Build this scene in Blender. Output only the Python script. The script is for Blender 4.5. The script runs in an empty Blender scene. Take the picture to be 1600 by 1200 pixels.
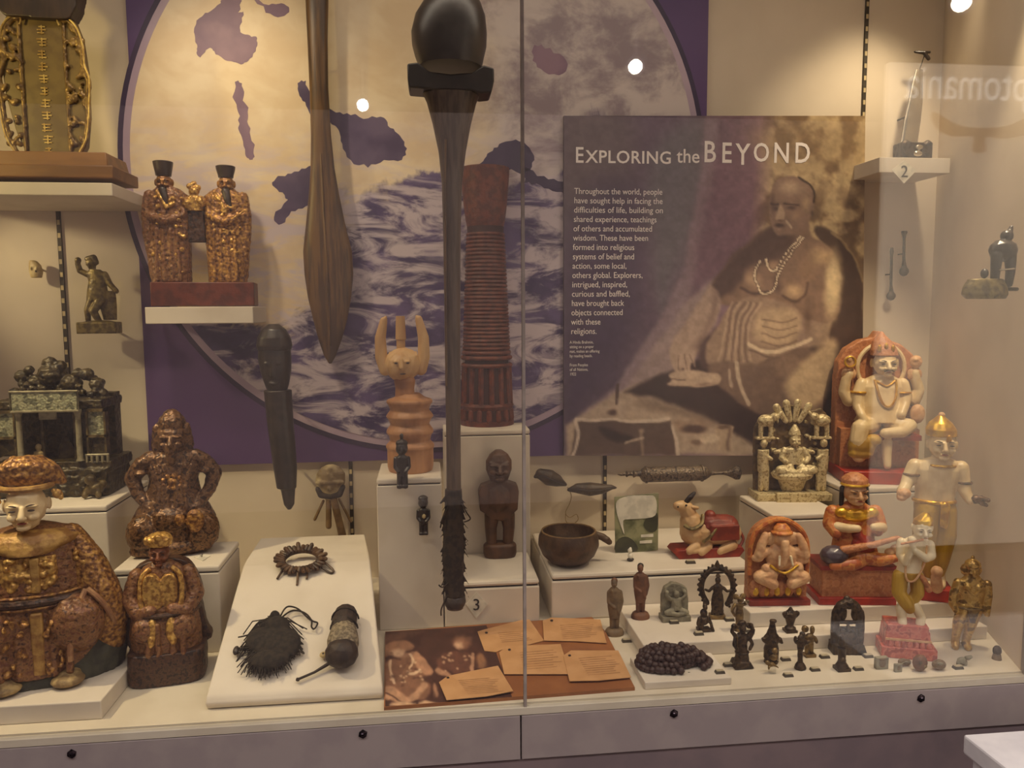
import bpy, bmesh, math, random
import numpy as np
from mathutils import Vector, Matrix
R_ = math.radians
sc = bpy.context.scene
col = sc.collection
random.seed(7)

# ------------------------------------------------------------------ camera
FPX = 1200.0
CAM = Vector((0.0, -1.25, 1.50))
CR = Matrix.Rotation(R_(-6.3), 3, 'Z') @ Matrix.Rotation(R_(90-5.5), 3, 'X') @ Matrix.Rotation(R_(-0.35), 3, 'Z')
cd = bpy.data.cameras.new('camera'); cd.sensor_width = 36; cd.lens = 27.0; cd.clip_start = .02
co = bpy.data.objects.new('camera', cd); col.objects.link(co)
co.matrix_world = Matrix.Translation(CAM) @ CR.to_4x4()
sc.camera = co

# ------------------------------------------------------------------ world, lights, exposure
sc.view_settings.view_transform = 'Standard'; sc.view_settings.look = 'None'
sc.view_settings.gamma = 1.0; sc.view_settings.use_curve_mapping = False
sc.view_settings.exposure = -0.40
w = bpy.data.worlds.new('world'); sc.world = w; w.use_nodes = True
w.node_tree.nodes['Background'].inputs[0].default_value = (.30, .28, .30, 1)
w.node_tree.nodes['Background'].inputs[1].default_value = 0.25
WARM = (1.0, .80, .53); AMB = (1.0, .86, .70)
def spot(name, loc, aim, power, size=50, blend=.6, rad=.03, c=WARM):
    l = bpy.data.lights.new(name, 'SPOT'); l.energy = power; l.spot_size = R_(size); l.spot_blend = blend
    l.shadow_soft_size = rad; l.color = c
    o = bpy.data.objects.new(name, l); col.objects.link(o); o.location = loc
    o.rotation_euler = (Vector(aim)-Vector(loc)).to_track_quat('-Z', 'Y').to_euler()
def area(name, loc, aim, power, sx, sy, c=AMB):
    l = bpy.data.lights.new(name, 'AREA'); l.shape = 'RECTANGLE'; l.size = sx; l.size_y = sy; l.energy = power; l.color = c
    o = bpy.data.objects.new(name, l); col.objects.link(o); o.location = loc
    o.rotation_euler = (Vector(aim)-Vector(loc)).to_track_quat('-Z', 'Y').to_euler()
spot('case_spot_1', (-1.08, .03, 2.05), (-.62, .28, 1.02), 46, 58, .7, .02, (1, .80, .46))
spot('case_spot_2', (-.60, .14, 2.38), (-.36, .66, 1.72), 17, 76, .9, .03)
spot('case_spot_8', (-.50, .04, 2.30), (-.20, .45, .98), 12, 62, .8, .03)
spot('case_spot_3', (1.06, .03, 2.22), (.95, .45, 1.08), 40, 60, .7, .02)
spot('case_spot_4', (.68, .04, 2.30), (.42, .45, .98), 14, 64, .8, .03)
spot('case_spot_5', (1.18, .34, 2.36), (1.08, .66, 1.80), 17, 70, .9, .03)
spot('case_spot_6', (-1.24, .34, 1.78), (-.74, .66, 1.50), 10, 54, .9, .02, (1, .80, .46))
spot('case_spot_7', (-1.20, .05, 1.96), (-.80, .45, 1.93), 13, 70, .9, .03, (1, .76, .26))
area('case_strip_light', (.1, .10, 2.42), (.1, .30, .9), 6, 2.4, .12)
area('room_fill_light', (.4, -1.15, 2.92), (.4, -3.6, .6), 380, 4.5, .7, (1, .90, .84))  # unseen fill panel, added to brighten the room mirrored in the glass

# ------------------------------------------------------------------ helpers
def ray(px, py): return CR @ Vector(((px-800)/FPX, -(py-600)/FPX, -1))
def aty(px, py, Y): d = ray(px, py); return CAM + d*((Y-CAM.y)/d.y)
def onz(px, py, Z): d = ray(px, py); return CAM + d*((Z-CAM.z)/d.z)
def mpp(p): return -(CR.transposed() @ (Vector(p)-CAM)).z/FPX       # metres per photo pixel at a point
def lin(c):
    c = [x/255 for x in c]
    return tuple(x/12.92 if x <= .04045 else ((x+.055)/1.055)**2.4 for x in c) + (1,)
MATS = {}
def mat(name, c1, c2=None, c3=None, scale=40, rough=.55, metal=0., bump=.0, bs=120, lo=.42, hi=.58, detail=4, spec=.5, stretch=(1,1,1), carve=0, coat=0, dist=0):
    m = bpy.data.materials.new(name); m.use_nodes = True; nt = m.node_tree; N = nt.nodes; L = nt.links
    b = N['Principled BSDF']; b.inputs['Roughness'].default_value = rough; b.inputs['Metallic'].default_value = metal
    b.inputs['Specular IOR Level'].default_value = spec; b.inputs['Coat Weight'].default_value = coat
    b.inputs['Coat Roughness'].default_value = .15
    tc = N.new('ShaderNodeTexCoord'); mp = N.new('ShaderNodeMapping'); mp.inputs['Scale'].default_value = stretch
    L.new(tc.outputs['Object'], mp.inputs['Vector'])
    if c2 is None: c2 = tuple(int(x*.9) for x in c1)
    nz = N.new('ShaderNodeTexNoise'); nz.inputs['Scale'].default_value = scale; nz.inputs['Detail'].default_value = detail
    nz.inputs['Distortion'].default_value = dist
    L.new(mp.outputs[0], nz.inputs['Vector'])
    cr = N.new('ShaderNodeValToRGB'); L.new(nz.outputs['Fac'], cr.inputs['Fac'])
    e = cr.color_ramp.elements; e[0].position = lo; e[0].color = lin(c1); e[1].position = hi; e[1].color = lin(c2)
    if c3: x = cr.color_ramp.elements.new((lo+hi)/2); x.color = lin(c3)
    L.new(cr.outputs['Color'], b.inputs['Base Color'])
    if bump:
        n2 = N.new('ShaderNodeTexNoise'); n2.inputs['Scale'].default_value = bs; n2.inputs['Detail'].default_value = 3
        L.new(mp.outputs[0], n2.inputs['Vector'])
        h = n2.outputs['Fac']
        if carve:
            vo = N.new('ShaderNodeTexVoronoi'); vo.inputs['Scale'].default_value = carve; vo.feature = 'SMOOTH_F1'
            L.new(mp.outputs[0], vo.inputs['Vector'])
            ad = N.new('ShaderNodeMath'); ad.operation = 'ADD'; L.new(h, ad.inputs[0]); L.new(vo.outputs['Distance'], ad.inputs[1]); h = ad.outputs[0]
        bp = N.new('ShaderNodeBump'); bp.inputs['Strength'].default_value = bump; bp.inputs['Distance'].default_value = .004
        L.new(h, bp.inputs['Height']); L.new(bp.outputs[0], b.inputs['Normal'])
    MATS[name] = m
    return m
def tag(o, label=None, cat=None, group=None, kind=None):
    if label: o['label'] = label
    if cat: o['category'] = cat
    if group: o['group'] = group
    if kind: o['kind'] = kind
    return o
BAKE = []
def spline(pts, n=5, closed=True):
    out = []; k = len(pts)
    rng = range(k) if closed else range(k-1)
    for i in rng:
        p = [Vector(pts[(i+j-1) % k] if closed else pts[min(max(i+j-1, 0), k-1)]) for j in range(4)]
        for q in range(n):
            t = q/n
            out.append(.5*((2*p[1]) + (p[2]-p[0])*t + (2*p[0]-5*p[1]+4*p[2]-p[3])*t*t + (3*p[1]-p[0]-3*p[2]+p[3])*t**3))
    if not closed: out.append(Vector(pts[-1]))
    return out

CARVED = {}
TEX = {}
def carve_tex(kind, scale):
    k = (kind, round(scale, 5))
    if k not in TEX:
        t = bpy.data.textures.new('carve', kind); t.noise_scale = scale
        if kind == 'CLOUDS': t.noise_depth = 3
        TEX[k] = t
    return TEX[k]
class Part:
    """mesh of one part; shapes are given in photo-pixel units around the thing's own base"""
    def __init__(s, conv, m, name, material, parent, vox=0, smooth=2, seg=14):
        s.c = conv; s.m = m; s.bm = bmesh.new(); s.name = name; s.mat = material; s.parent = parent; s.vox = vox; s.sm = smooth; s.seg = seg
    def _ico(s, M, sub=2):
        bmesh.ops.create_icosphere(s.bm, subdivisions=sub, radius=1, matrix=M)
    def ell(s, x, y, rx, ry, d=0, rd=None, rot=0, sub=None):
        rd = (rx+ry)/2 if rd is None else rd
        p = s.c(x, y, d)
        M = Matrix.Translation(p) @ Matrix.Rotation(R_(rot), 4, 'Y') @ Matrix.Diagonal((rx*s.m, rd*s.m, ry*s.m, 1))
        if sub is None: sub = 2 if (max(rx, ry) > 4 or s.vox) else 1
        s._ico(M, sub); return s
    def cap(s, pts, flat=1, n=12):
        """tapered chain of (x, y, d, r)"""
        for x, y, d, r in pts: s.ell(x, y, r, r, d, r*flat, sub=2 if r > 4 else 1)
        for a, b in zip(pts, pts[1:]): s._cone(a, b, flat, n)
        return s
    def _ring(s, cen, ax, r, n, flat=1):
        u = ax.orthogonal().normalized(); v = ax.cross(u).normalized()
        vs = []
        for i in range(n):
            a = 2*math.pi*i/n; q = (u*math.cos(a)+v*math.sin(a))*r
            q.y *= flat; vs.append(s.bm.verts.new(cen+q))
        return vs
    def _skin(s, rings, closed=False):
        for a, b in zip(rings, rings[1:]):
            n = len(a)
            for i in range(n):
                s.bm.faces.new((a[i], a[(i+1) % n], b[(i+1) % n], b[i]))
        if closed:
            a, b = rings[-1], rings[0]; n = len(a)
            for i in range(n): s.bm.faces.new((a[i], a[(i+1) % n], b[(i+1) % n], b[i]))
        else:
            s.bm.faces.new(rings[0][::-1]); s.bm.faces.new(rings[-1])
    def _cone(s, a, b, flat, n):
        A = s.c(*a[:3]); B = s.c(*b[:3]); ax = B-A
        if ax.length < 1e-6: return
        ax.normalize(); u = ax.orthogonal().normalized(); v = ax.cross(u)
        rings = []
        for P, r in ((A, a[3]*s.m), (B, b[3]*s.m)):
            vs = []
            for i in range(n):
                t = 2*math.pi*i/n; q = (u*math.cos(t)+v*math.sin(t))*r; q.y *= flat
                vs.append(s.bm.verts.new(P+q))
            rings.append(vs)
        s._skin(rings)
    def box(s, x0, y0, x1, y1, d0, d1, tw=0):
        """x0..x1, y0 (top) .. y1 (bottom), d0 (front) .. d1 (back); tw narrows the top"""
        vs = [s.bm.verts.new(s.c(x, y, d)) for (x, y, d) in (
            (x0, y1, d0), (x1, y1, d0), (x1, y1, d1), (x0, y1, d1), (x0+tw, y0, d0-tw), (x1-tw, y0, d0-tw), (x1-tw, y0, d1+tw), (x0+tw, y0, d1+tw))]
        for f in ((0,1,2,3), (7,6,5,4), (0,4,5,1), (1,5,6,2), (2,6,7,3), (3,7,4,0)): s.bm.faces.new([vs[i] for i in f])
        return s
    def poly(s, pts, d0, d1, smooth=0):
        if smooth: pts = [tuple(v) for v in spline([(x, y) for x, y in pts], smooth)]
        a = [s.bm.verts.new(s.c(p[0], p[1], d0)) for p in pts]; b = [s.bm.verts.new(s.c(p[0], p[1], d1)) for p in pts]
        n = len(pts); s.bm.faces.new(a); s.bm.faces.new(b[::-1])
        for i in range(n): s.bm.faces.new((a[i], b[i], b[(i+1) % n], a[(i+1) % n]))
        return s
    def loft(s, rows, n=24, e=2.0):
        """rows (y, cx, rx, d, rd), stacked super-ellipses"""
        rings = []
        for y, cx, rx, d, rd in rows:
            vs = []
            for i in range(n):
                t = 2*math.pi*i/n; c, si = math.cos(t), math.sin(t)
                vs.append(s.bm.verts.new(s.c(cx+rx*math.copysign(abs(c)**(2/e), c), y, d-rd*math.copysign(abs(si)**(2/e), si))))
            rings.append(vs)
        s._skin(rings); return s
    def lathe(s, cx, prof, d=0, k=1, n=24):
        return s.loft([(y, cx, r, d, r*k) for y, r in prof], n)
    def tube(s, pts, r, n=6, sp=0, closed=False, taper=None):
        P = [s.c(*p) for p in pts]
        if sp: P = spline([tuple(p) for p in P], sp, closed)
        rings = []; k = len(P); u = None
        for i, p in enumerate(P):
            a = P[(i+1) % k] if closed else P[min(i+1, k-1)]; b = P[i-1] if (closed or i) else P[0]
            ax = (a-b).normalized()
            if u is None: u = ax.orthogonal().normalized()
            u = (u-ax*u.dot(ax)).normalized(); v = ax.cross(u)
            rr = r*s.m*(1 if taper is None else 1+(taper-1)*i/(k-1))
            rings.append([s.bm.verts.new(p+(u*math.cos(2*math.pi*j/n)+v*math.sin(2*math.pi*j/n))*rr) for j in range(n)])
        s._skin(rings, closed); return s
    def ring(s, cx, cy, rx, rd, r, d=0, tilt=0, n=28, m=8):
        """torus lying level (tilt=0) or upright (tilt=90)"""
        t = R_(tilt); pts = []
        for i in range(n):
            a = 2*math.pi*i/n; q = rd*math.sin(a)
            pts.append((cx+rx*math.cos(a), cy-q*math.sin(t), d+q*math.cos(t)))
        return s.tube(pts, r, m, 0, True)
    def done(s, bev=0, sharp=35):
        bmesh.ops.recalc_face_normals(s.bm, faces=s.bm.faces)
        me = bpy.data.meshes.new(s.name); s.bm.to_mesh(me); s.bm.free()
        me.materials.append(MATS[s.mat] if isinstance(s.mat, str) else s.mat)
        o = bpy.data.objects.new(s.name, me); col.objects.link(o); o.parent = s.parent
        if s.vox:
            r = o.modifiers.new('r', 'REMESH'); r.mode = 'VOXEL'; r.voxel_size = s.vox*s.m; r.use_smooth_shade = True
            if s.sm: q = o.modifiers.new('s', 'SMOOTH'); q.iterations = s.sm; q.factor = .5
            cv = CARVED.get(s.mat)
            if cv:
                for kind, st, ss in cv:
                    q = o.modifiers.new('d', 'DISPLACE'); q.texture = carve_tex(kind, ss*.0012); q.texture_coords = 'LOCAL'; q.strength = st*s.m; q.mid_level = .5
            BAKE.append(o)
        else:
            for p in me.polygons: p.use_smooth = True
            me.set_sharp_from_angle(angle=R_(sharp))
            if bev:
                q = o.modifiers.new('b', 'BEVEL'); q.width = bev; q.segments = 2; q.limit_method = 'ANGLE'; q.harden_normals = False; BAKE.append(o)
        return o

class Fig:
    """a thing: an Empty at its base; its parts are drawn in photo pixels scaled to metres at its own distance"""
    def __init__(s, name, label, cat, bx, by, Y=None, Z=None, dc=0, group=None, rz=0, tilt=None):
        s.ky = tilt[1] if tilt else 1.0
        p = onz(bx, by, Z) if Z is not None else aty(bx, by, Y)
        s.bx, s.by, s.dc = bx, by, dc; s.m = mpp(p); s.pos = p
        o = bpy.data.objects.new(name, None); col.objects.link(o); o.location = p; o.empty_display_size = .02
        o.rotation_euler.z = R_(rz)
        if tilt: o.rotation_euler.x = -(math.pi/2-tilt[0])
        tag(o, label, cat, group); s.o = o
    def c(s, x, y, d=0): return Vector(((x-s.bx)*s.m, -(d+s.dc)*s.m, (s.by-y)*s.m*s.ky))
    def part(s, name, material, vox=0, parent=None, smooth=2):
        return Part(s.c, s.m, name, material, parent or s.o, vox, smooth)

def bake_all():
    bpy.context.view_layer.update()
    dg = bpy.context.evaluated_depsgraph_get()
    new = [(o, bpy.data.meshes.new_from_object(o.evaluated_get(dg))) for o in BAKE]
    for o, me in new:
        old = o.data; me.name = old.name; o.modifiers.clear(); o.data = me
        if not me.materials and old.materials: me.materials.append(old.materials[0])

def boxobj(name, x0, x1, y0, y1, z0, z1, material, parent=None, bev=.0):
    me = bpy.data.meshes.new(name); bm = bmesh.new()
    vs = [bm.verts.new(v) for v in ((x0,y0,z0), (x1,y0,z0), (x1,y1,z0), (x0,y1,z0), (x0,y0,z1), (x1,y0,z1), (x1,y1,z1), (x0,y1,z1))]
    for f in ((3,2,1,0), (4,5,6,7), (0,1,5,4), (1,2,6,5), (2,3,7,6), (3,0,4,7)): bm.faces.new([vs[i] for i in f])
    bm.to_mesh(me); bm.free(); me.materials.append(MATS[material])
    o = bpy.data.objects.new(name, me); col.objects.link(o); o.parent = parent
    if bev:
        q = o.modifiers.new('b', 'BEVEL'); q.width = bev; q.segments = 2; BAKE.append(o)
    return o
def struct(o): o['kind'] = 'structure'; return o
def text_mesh(name, body, size, loc, material, parent, sx=1.0, extrude=.0003, align='LEFT', space=1.0, bold=0, rot=None):
    cu = bpy.data.curves.new(name, 'FONT'); cu.body = body; cu.size = size; cu.extrude = extrude; cu.align_x = align
    cu.space_character = space; cu.offset = bold; cu.resolution_u = 3
    o = bpy.data.objects.new(name, cu); col.objects.link(o)
    bpy.context.view_layer.update()
    me = bpy.data.meshes.new_from_object(o.evaluated_get(bpy.context.evaluated_depsgraph_get()))
    bpy.data.objects.remove(o); me.materials.clear(); me.materials.append(MATS[material]); me.name = name
    o = bpy.data.objects.new(name, me); col.objects.link(o); o.parent = parent
    o.rotation_euler = rot or (R_(90), 0, 0); o.location = loc; o.scale = (sx, 1, 1)
    return o

# ------------------------------------------------------------------ printed pictures: tones laid on a fine grid that covers the print
def fbm(X, Y, scale, seed=0, octv=4):
    rs = np.random.RandomState(seed); out = np.zeros_like(X); amp = .5
    for o_ in range(octv):
        T_ = rs.rand(64, 64); u = X/scale+17.3*o_; v = Y/scale+5.1*o_
        i = np.floor(u).astype(int); j = np.floor(v).astype(int); fu = u-i; fv = v-j; fu = fu*fu*(3-2*fu); fv = fv*fv*(3-2*fv)
        g = lambda a_, b_: T_[a_ % 64, b_ % 64]
        out += amp*((g(i, j)*(1-fu)+g(i+1, j)*fu)*(1-fv)+(g(i, j+1)*(1-fu)+g(i+1, j+1)*fu)*fv); amp *= .5; scale *= .5
    return out
class Canvas:
    def __init__(s, quad, nx, ny, c0):
        u, v = np.meshgrid(np.linspace(0, 1, nx), np.linspace(0, 1, ny)); q = np.array(quad, float)
        s.X = (1-v)*((1-u)*q[0, 0]+u*q[1, 0])+v*((1-u)*q[3, 0]+u*q[2, 0]); s.Y = (1-v)*((1-u)*q[0, 1]+u*q[1, 1])+v*((1-u)*q[3, 1]+u*q[2, 1])
        s.C = np.zeros((ny, nx, 3))+np.array(c0, float); s.nx, s.ny = nx, ny; s.wx = s.X.copy(); s.wy = s.Y.copy()
    def warp(s, amp, scale, seed=3):
        s.wx = s.X+amp*(fbm(s.X, s.Y, scale, seed)-.47)*2; s.wy = s.Y+amp*(fbm(s.X, s.Y, scale, seed+1)-.47)*2
    def mixin(s, a, c): s.C += a[..., None]*(np.array(c, float)-s.C)
    def poly(s, pts, c, soft=2., alpha=1., sm=4):
        if sm: pts = [tuple(v) for v in spline(pts, sm)]
        P = np.array(pts, float)
        m = (s.wx > P[:, 0].min()-soft) & (s.wx < P[:, 0].max()+soft) & (s.wy > P[:, 1].min()-soft) & (s.wy < P[:, 1].max()+soft)
        x, y = s.wx[m], s.wy[m]; ins = np.zeros(x.shape, bool); d = np.full(x.shape, 1e9)
        for (ax, ay), (bx, by) in zip(P, np.roll(P, -1, 0)):
            if ay != by: ins ^= ((ay > y) != (by > y)) & (x < (bx-ax)*(y-ay)/(by-ay)+ax)
            L2 = (bx-ax)**2+(by-ay)**2+1e-9; t = np.clip(((x-ax)*(bx-ax)+(y-ay)*(by-ay))/L2, 0, 1)
            d = np.minimum(d, np.hypot(x-ax-t*(bx-ax), y-ay-t*(by-ay)))
        sd = np.where(ins, d, -d); a = np.clip(.5+sd/(2*soft), 0, 1); a = a*a*(3-2*a)*alpha
        A = np.zeros(s.X.shape); A[m] = a; s.mixin(A, c)
    def ell(s, cx, cy, rx, ry, c, alpha=1., soft=1., rot=0):
        r = R_(rot); dx, dy = s.wx-cx, s.wy-cy; u = (dx*math.cos(r)+dy*math.sin(r))/rx; v = (-dx*math.sin(r)+dy*math.cos(r))/ry
        q = np.sqrt(u*u+v*v); a = np.clip((1-q)/max(soft, 1e-3), 0, 1); a = a*a*(3-2*a)*alpha; s.mixin(a, c)
    def line(s, pts, w_, c, alpha=1., sm=4, soft=1.):
        P = spline(pts, sm, False) if sm else [Vector(p) for p in pts]; d = np.full(s.X.shape, 1e9)
        for a_, b_ in zip(P, P[1:]):
            L2 = (b_.x-a_.x)**2+(b_.y-a_.y)**2+1e-9; t = np.clip(((s.wx-a_.x)*(b_.x-a_.x)+(s.wy-a_.y)*(b_.y-a_.y))/L2, 0, 1)
            d = np.minimum(d, np.hypot(s.wx-a_.x-t*(b_.x-a_.x), s.wy-a_.y-t*(b_.y-a_.y)))
        s.mixin(np.clip((w_+soft-d)/(2*soft), 0, 1)*alpha, c)
    def grain(s, amt, scale, seed=1): s.C *= (1+amt*(fbm(s.X, s.Y, scale, seed)-.47)*2)[..., None]
    def build(s, name, parent, fn, material):
        s.C = np.clip(s.C, 0, 255)/255; Lc = np.where(s.C <= .04045, s.C/12.92, ((s.C+.055)/1.055)**2.4)
        o_ = parent.location; vs = [tuple(fn(x, y)-o_) for x, y in zip(s.X.ravel(), s.Y.ravel())]; nx, ny = s.nx, s.ny
        fs = [(j*nx+i, (j+1)*nx+i, (j+1)*nx+i+1, j*nx+i+1) for j in range(ny-1) for i in range(nx-1)]
        me = bpy.data.meshes.new(name); me.from_pydata(vs, [], fs); at = me.color_attributes.new('Col', 'FLOAT_COLOR', 'POINT')
        at.data.foreach_set('color', np.concatenate([Lc.reshape(-1, 3), np.ones((nx*ny, 1))], 1).ravel().astype(np.float32))
        me.materials.append(MATS[material]); o = bpy.data.objects.new(name, me); col.objects.link(o); o.parent = parent; return o
def printmat(name, rough):
    m = bpy.data.materials.new(name); m.use_nodes = True; N = m.node_tree.nodes; at = N.new('ShaderNodeAttribute'); at.attribute_name = 'Col'
    m.node_tree.links.new(at.outputs['Color'], N['Principled BSDF'].inputs['Base Color']); N['Principled BSDF'].inputs['Roughness'].default_value = rough; MATS[name] = m
printmat('picture_print', .33); printmat('matt_print', .6)
# ------------------------------------------------------------------ materials
mat('wall_paint', (222,208,186), (216,202,180), scale=6, rough=.85, bump=.03, bs=300)
mat('plinth_paint', (220,210,194), (212,201,184), scale=9, rough=.7, bump=.03, bs=260)
mat('deck_paint', (212,202,182), (204,193,172), scale=9, rough=.65)
mat('fascia_grey', (172,160,158), (164,152,152), scale=14, rough=.45, metal=.15, bump=.02, bs=400)
mat('fascia_dark', (132,116,118), (122,108,112), scale=10, rough=.5)
mat('joint_dark', (38,33,34), rough=.8)
mat('screw_metal', (70,60,66), (40,34,40), rough=.25, metal=.9, scale=200)
mat('purple_print', (98,72,122), (80,58,110), scale=2.2, rough=.5, detail=2, lo=.3, hi=.7)
mat('deep_purple', (62,48,82), (52,40,72), scale=6, rough=.5)
mat('sea_purple', (150,122,140), (128,102,126), scale=8, rough=.5)
mat('sea_dark', (70,54,88), (96,80,110), scale=9, rough=.5)
mat('rim_lilac', (188,168,184), (170,150,172), scale=4, rough=.5)
mat('strip_dark', (66,58,46), rough=.5, metal=.3)
mat('slot_light', (206,186,140), rough=.6)
mat('room_carpet', (92,80,82), (78,68,72), scale=60, rough=.95)
mat('room_wall', (176,164,162), (168,156,156), scale=3, rough=.9)
mat('room_ceiling', (70,66,72), rough=.9)
mat('white_print', (248,240,236), (244,236,232), rough=.6)
mat('ink', (48,42,40), rough=.7)
mat('white_lacquer', (240,236,236), (226,222,224), scale=12, rough=.45)
def emis(name, c, st):
    m = bpy.data.materials.new(name); m.use_nodes = True; b = m.node_tree.nodes['Principled BSDF']
    b.inputs['Base Color'].default_value = lin(c); b.inputs['Emission Color'].default_value = lin(c); b.inputs['Emission Strength'].default_value = st
    MATS[name] = m
emis('lamp_lens', (255,244,222), 90)
emis('poster_glow', (250,236,214), .78)  # poster materials, emission added so the mirrored poster looks bright
emis('poster_print_glow', (214,180,146), .45)
emis('poster_letter_glow', (255,250,240), 2.3)
def glassmat(name, base, edge, tint):
    m = bpy.data.materials.new(name); m.use_nodes = True; nt = m.node_tree; N = nt.nodes; L = nt.links
    N.remove(N['Principled BSDF'])
    out = N['Material Output']; tr = N.new('ShaderNodeBsdfTransparent'); tr.inputs[0].default_value = tint
    gl = N.new('ShaderNodeBsdfGlossy'); gl.inputs['Roughness'].default_value = 0.0
    lw = N.new('ShaderNodeLayerWeight'); lw.inputs['Blend'].default_value = .5
    pw = N.new('ShaderNodeMath'); pw.operation = 'POWER'; pw.inputs[1].default_value = 5
    ma = N.new('ShaderNodeMath'); ma.operation = 'MULTIPLY_ADD'; ma.inputs[1].default_value = edge; ma.inputs[2].default_value = base
    mx = N.new('ShaderNodeMixShader')
    L.new(lw.outputs['Facing'], pw.inputs[0]); L.new(pw.outputs[0], ma.inputs[0]); L.new(ma.outputs[0], mx.inputs[0])
    L.new(tr.outputs[0], mx.inputs[1]); L.new(gl.outputs[0], mx.inputs[2]); L.new(mx.outputs[0], out.inputs['Surface'])
    MATS[name] = m
glassmat('pane_glass', .062, .9, (.985, .985, .975, 1))
glassmat('clear_acrylic', .06, .9, (.93, .93, .92, 1))
mat('seal_grey', (170,158,150), rough=.5)

# ------------------------------------------------------------------ the case and the room
ZF = .83; YB = .66; ZT = 2.46
XL = -1.30
xr0 = aty(1597, 1049, 0).x; xr1 = aty(1437, 862, YB).x
wb = struct(boxobj('wall_back', XL-.03, xr1+.3, YB, YB+.03, .60, ZT, 'wall_paint'))
struct(boxobj('wall_left', XL-.03, XL, 0, YB, .60, ZT, 'wall_paint'))
def wallpoly(name, pts, z0, z1, material):
    me = bpy.data.meshes.new(name); bm = bmesh.new()
    a = [bm.verts.new((x, y, z0)) for x, y in pts]; b = [bm.verts.new((x, y, z1)) for x, y in pts]; n = len(pts)
    bm.faces.new(a[::-1]); bm.faces.new(b)
    for i in range(n): bm.faces.new((a[i], a[(i+1) % n], b[(i+1) % n], b[i]))
    bmesh.ops.recalc_face_normals(bm, faces=bm.faces)
    bm.to_mesh(me); bm.free(); me.materials.append(MATS[material])
    o = bpy.data.objects.new(name, me); col.objects.link(o); return o
struct(wallpoly('wall_right', [(xr0, .004), (xr1, YB), (xr1+.05, YB), (xr0+.05, .004)], .60, ZT, 'wall_paint'))
struct(wallpoly('floor', [(XL, .0), (xr0, .0), (xr1, YB), (XL, YB)], ZF-.014, ZF, 'deck_paint'))
struct(wallpoly('ceiling', [(XL-.03, .0), (xr1+.3, .0), (xr1+.3, YB+.03), (XL-.03, YB+.03)], ZT, ZT+.03, 'wall_paint'))
# sill rail, fascia panels, lower panel
xs = aty(814, 1120, -.012).x
struct(boxobj('trim_1', XL-.1, 2.2, -.012, .0, ZF-.016, ZF-.004, 'deck_paint'))
fz0 = aty(815, 1187, -.012).z; fz1 = ZF-.0175
n_ = 0
for k, (x0, x1, lab) in enumerate(((XL-.1, xs-.0012, 'left lilac grey fascia panel under the seated gilded figure'), (xs+.0012, 2.2, 'right lilac grey fascia panel under the small bronzes'))):
    e = bpy.data.objects.new('fascia_panel', None); col.objects.link(e); e.location = ((x0+x1)/2, 0, fz0); tag(e, lab, 'panel', 'fascia panels under the glass')
    cx = (x0+x1)/2
    boxobj('panel', x0-cx, x1-cx, -.012, .012, 0, fz1-fz0, 'fascia_grey', e, .0012)
    for (px, py) in (((112,1178), (567,1147)), ((1053,1115), (1439,1091)))[k]:
        p = aty(px, py, -.0125)
        f = Part(lambda x, y, d, p=p, cx=cx: Vector((p.x-cx+x, p.y-d, p.z-fz0+y)), 1, 'screw', 'screw_metal', e)
        f.ell(0, 0, .0082, .0082, 0, .004).ell(0, 0, .004, .004, .0022, .003, sub=1); f.done()
struct(boxobj('trim_2', XL-.1, 2.2, -.009, .02, 0, fz0-.002, 'fascia_dark'))
struct(boxobj('trim_3', XL-.1, 2.2, .013, .02, fz0-.01, fz1+.002, 'joint_dark'))
# glass panes with a sealed joint
gs = aty(818, 600, -.004).x
for i, (x0, x1) in enumerate(((gs-.92, gs-.0025), (gs+.0025, xr0))):
    struct(boxobj('window_%d' % (i+1), x0, x1, -.009, -.001, ZF-.004, ZT, 'pane_glass'))
struct(boxobj('window_3', XL, gs-.925, -.009, -.001, ZF-.004, ZT, 'pane_glass'))
struct(boxobj('trim_4', gs-.0025, gs+.0025, -.0095, -.0005, ZF-.004, ZT, 'seal_grey'))
struct(boxobj('trim_5', xr0, xr0+.012, -.0095, .004, ZF-.004, ZT, 'seal_grey'))
# room in front of the case
struct(boxobj('floor_room', -4, 5, -4.6, 0.03, -.03, 0, 'room_carpet'))
struct(boxobj('ceiling_room', -4, 5, -4.6, 0, 2.95, 3.0, 'room_ceiling'))
struct(boxobj('wall_rear', -4, 5, -4.65, -4.6, 0, 2.95, 'room_wall'))
struct(boxobj('wall_room_left', -4.05, -4, -4.6, 0, 0, 2.95, 'room_wall'))
struct(boxobj('wall_room_right', 5, 5.05, -4.6, 0, 0, 2.95, 'room_wall'))
struct(boxobj('wall_above_case', XL-.1, 2.2, -.012, .0, ZT, 2.95, 'room_wall'))
struct(boxobj('wall_beside_case_left', -4, XL-.03, -.01, .02, 0, 2.95, 'room_wall'))
struct(boxobj('wall_beside_case_right', xr0+.012, 5, -.01, .003, 0, 2.95, 'room_wall'))
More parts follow.
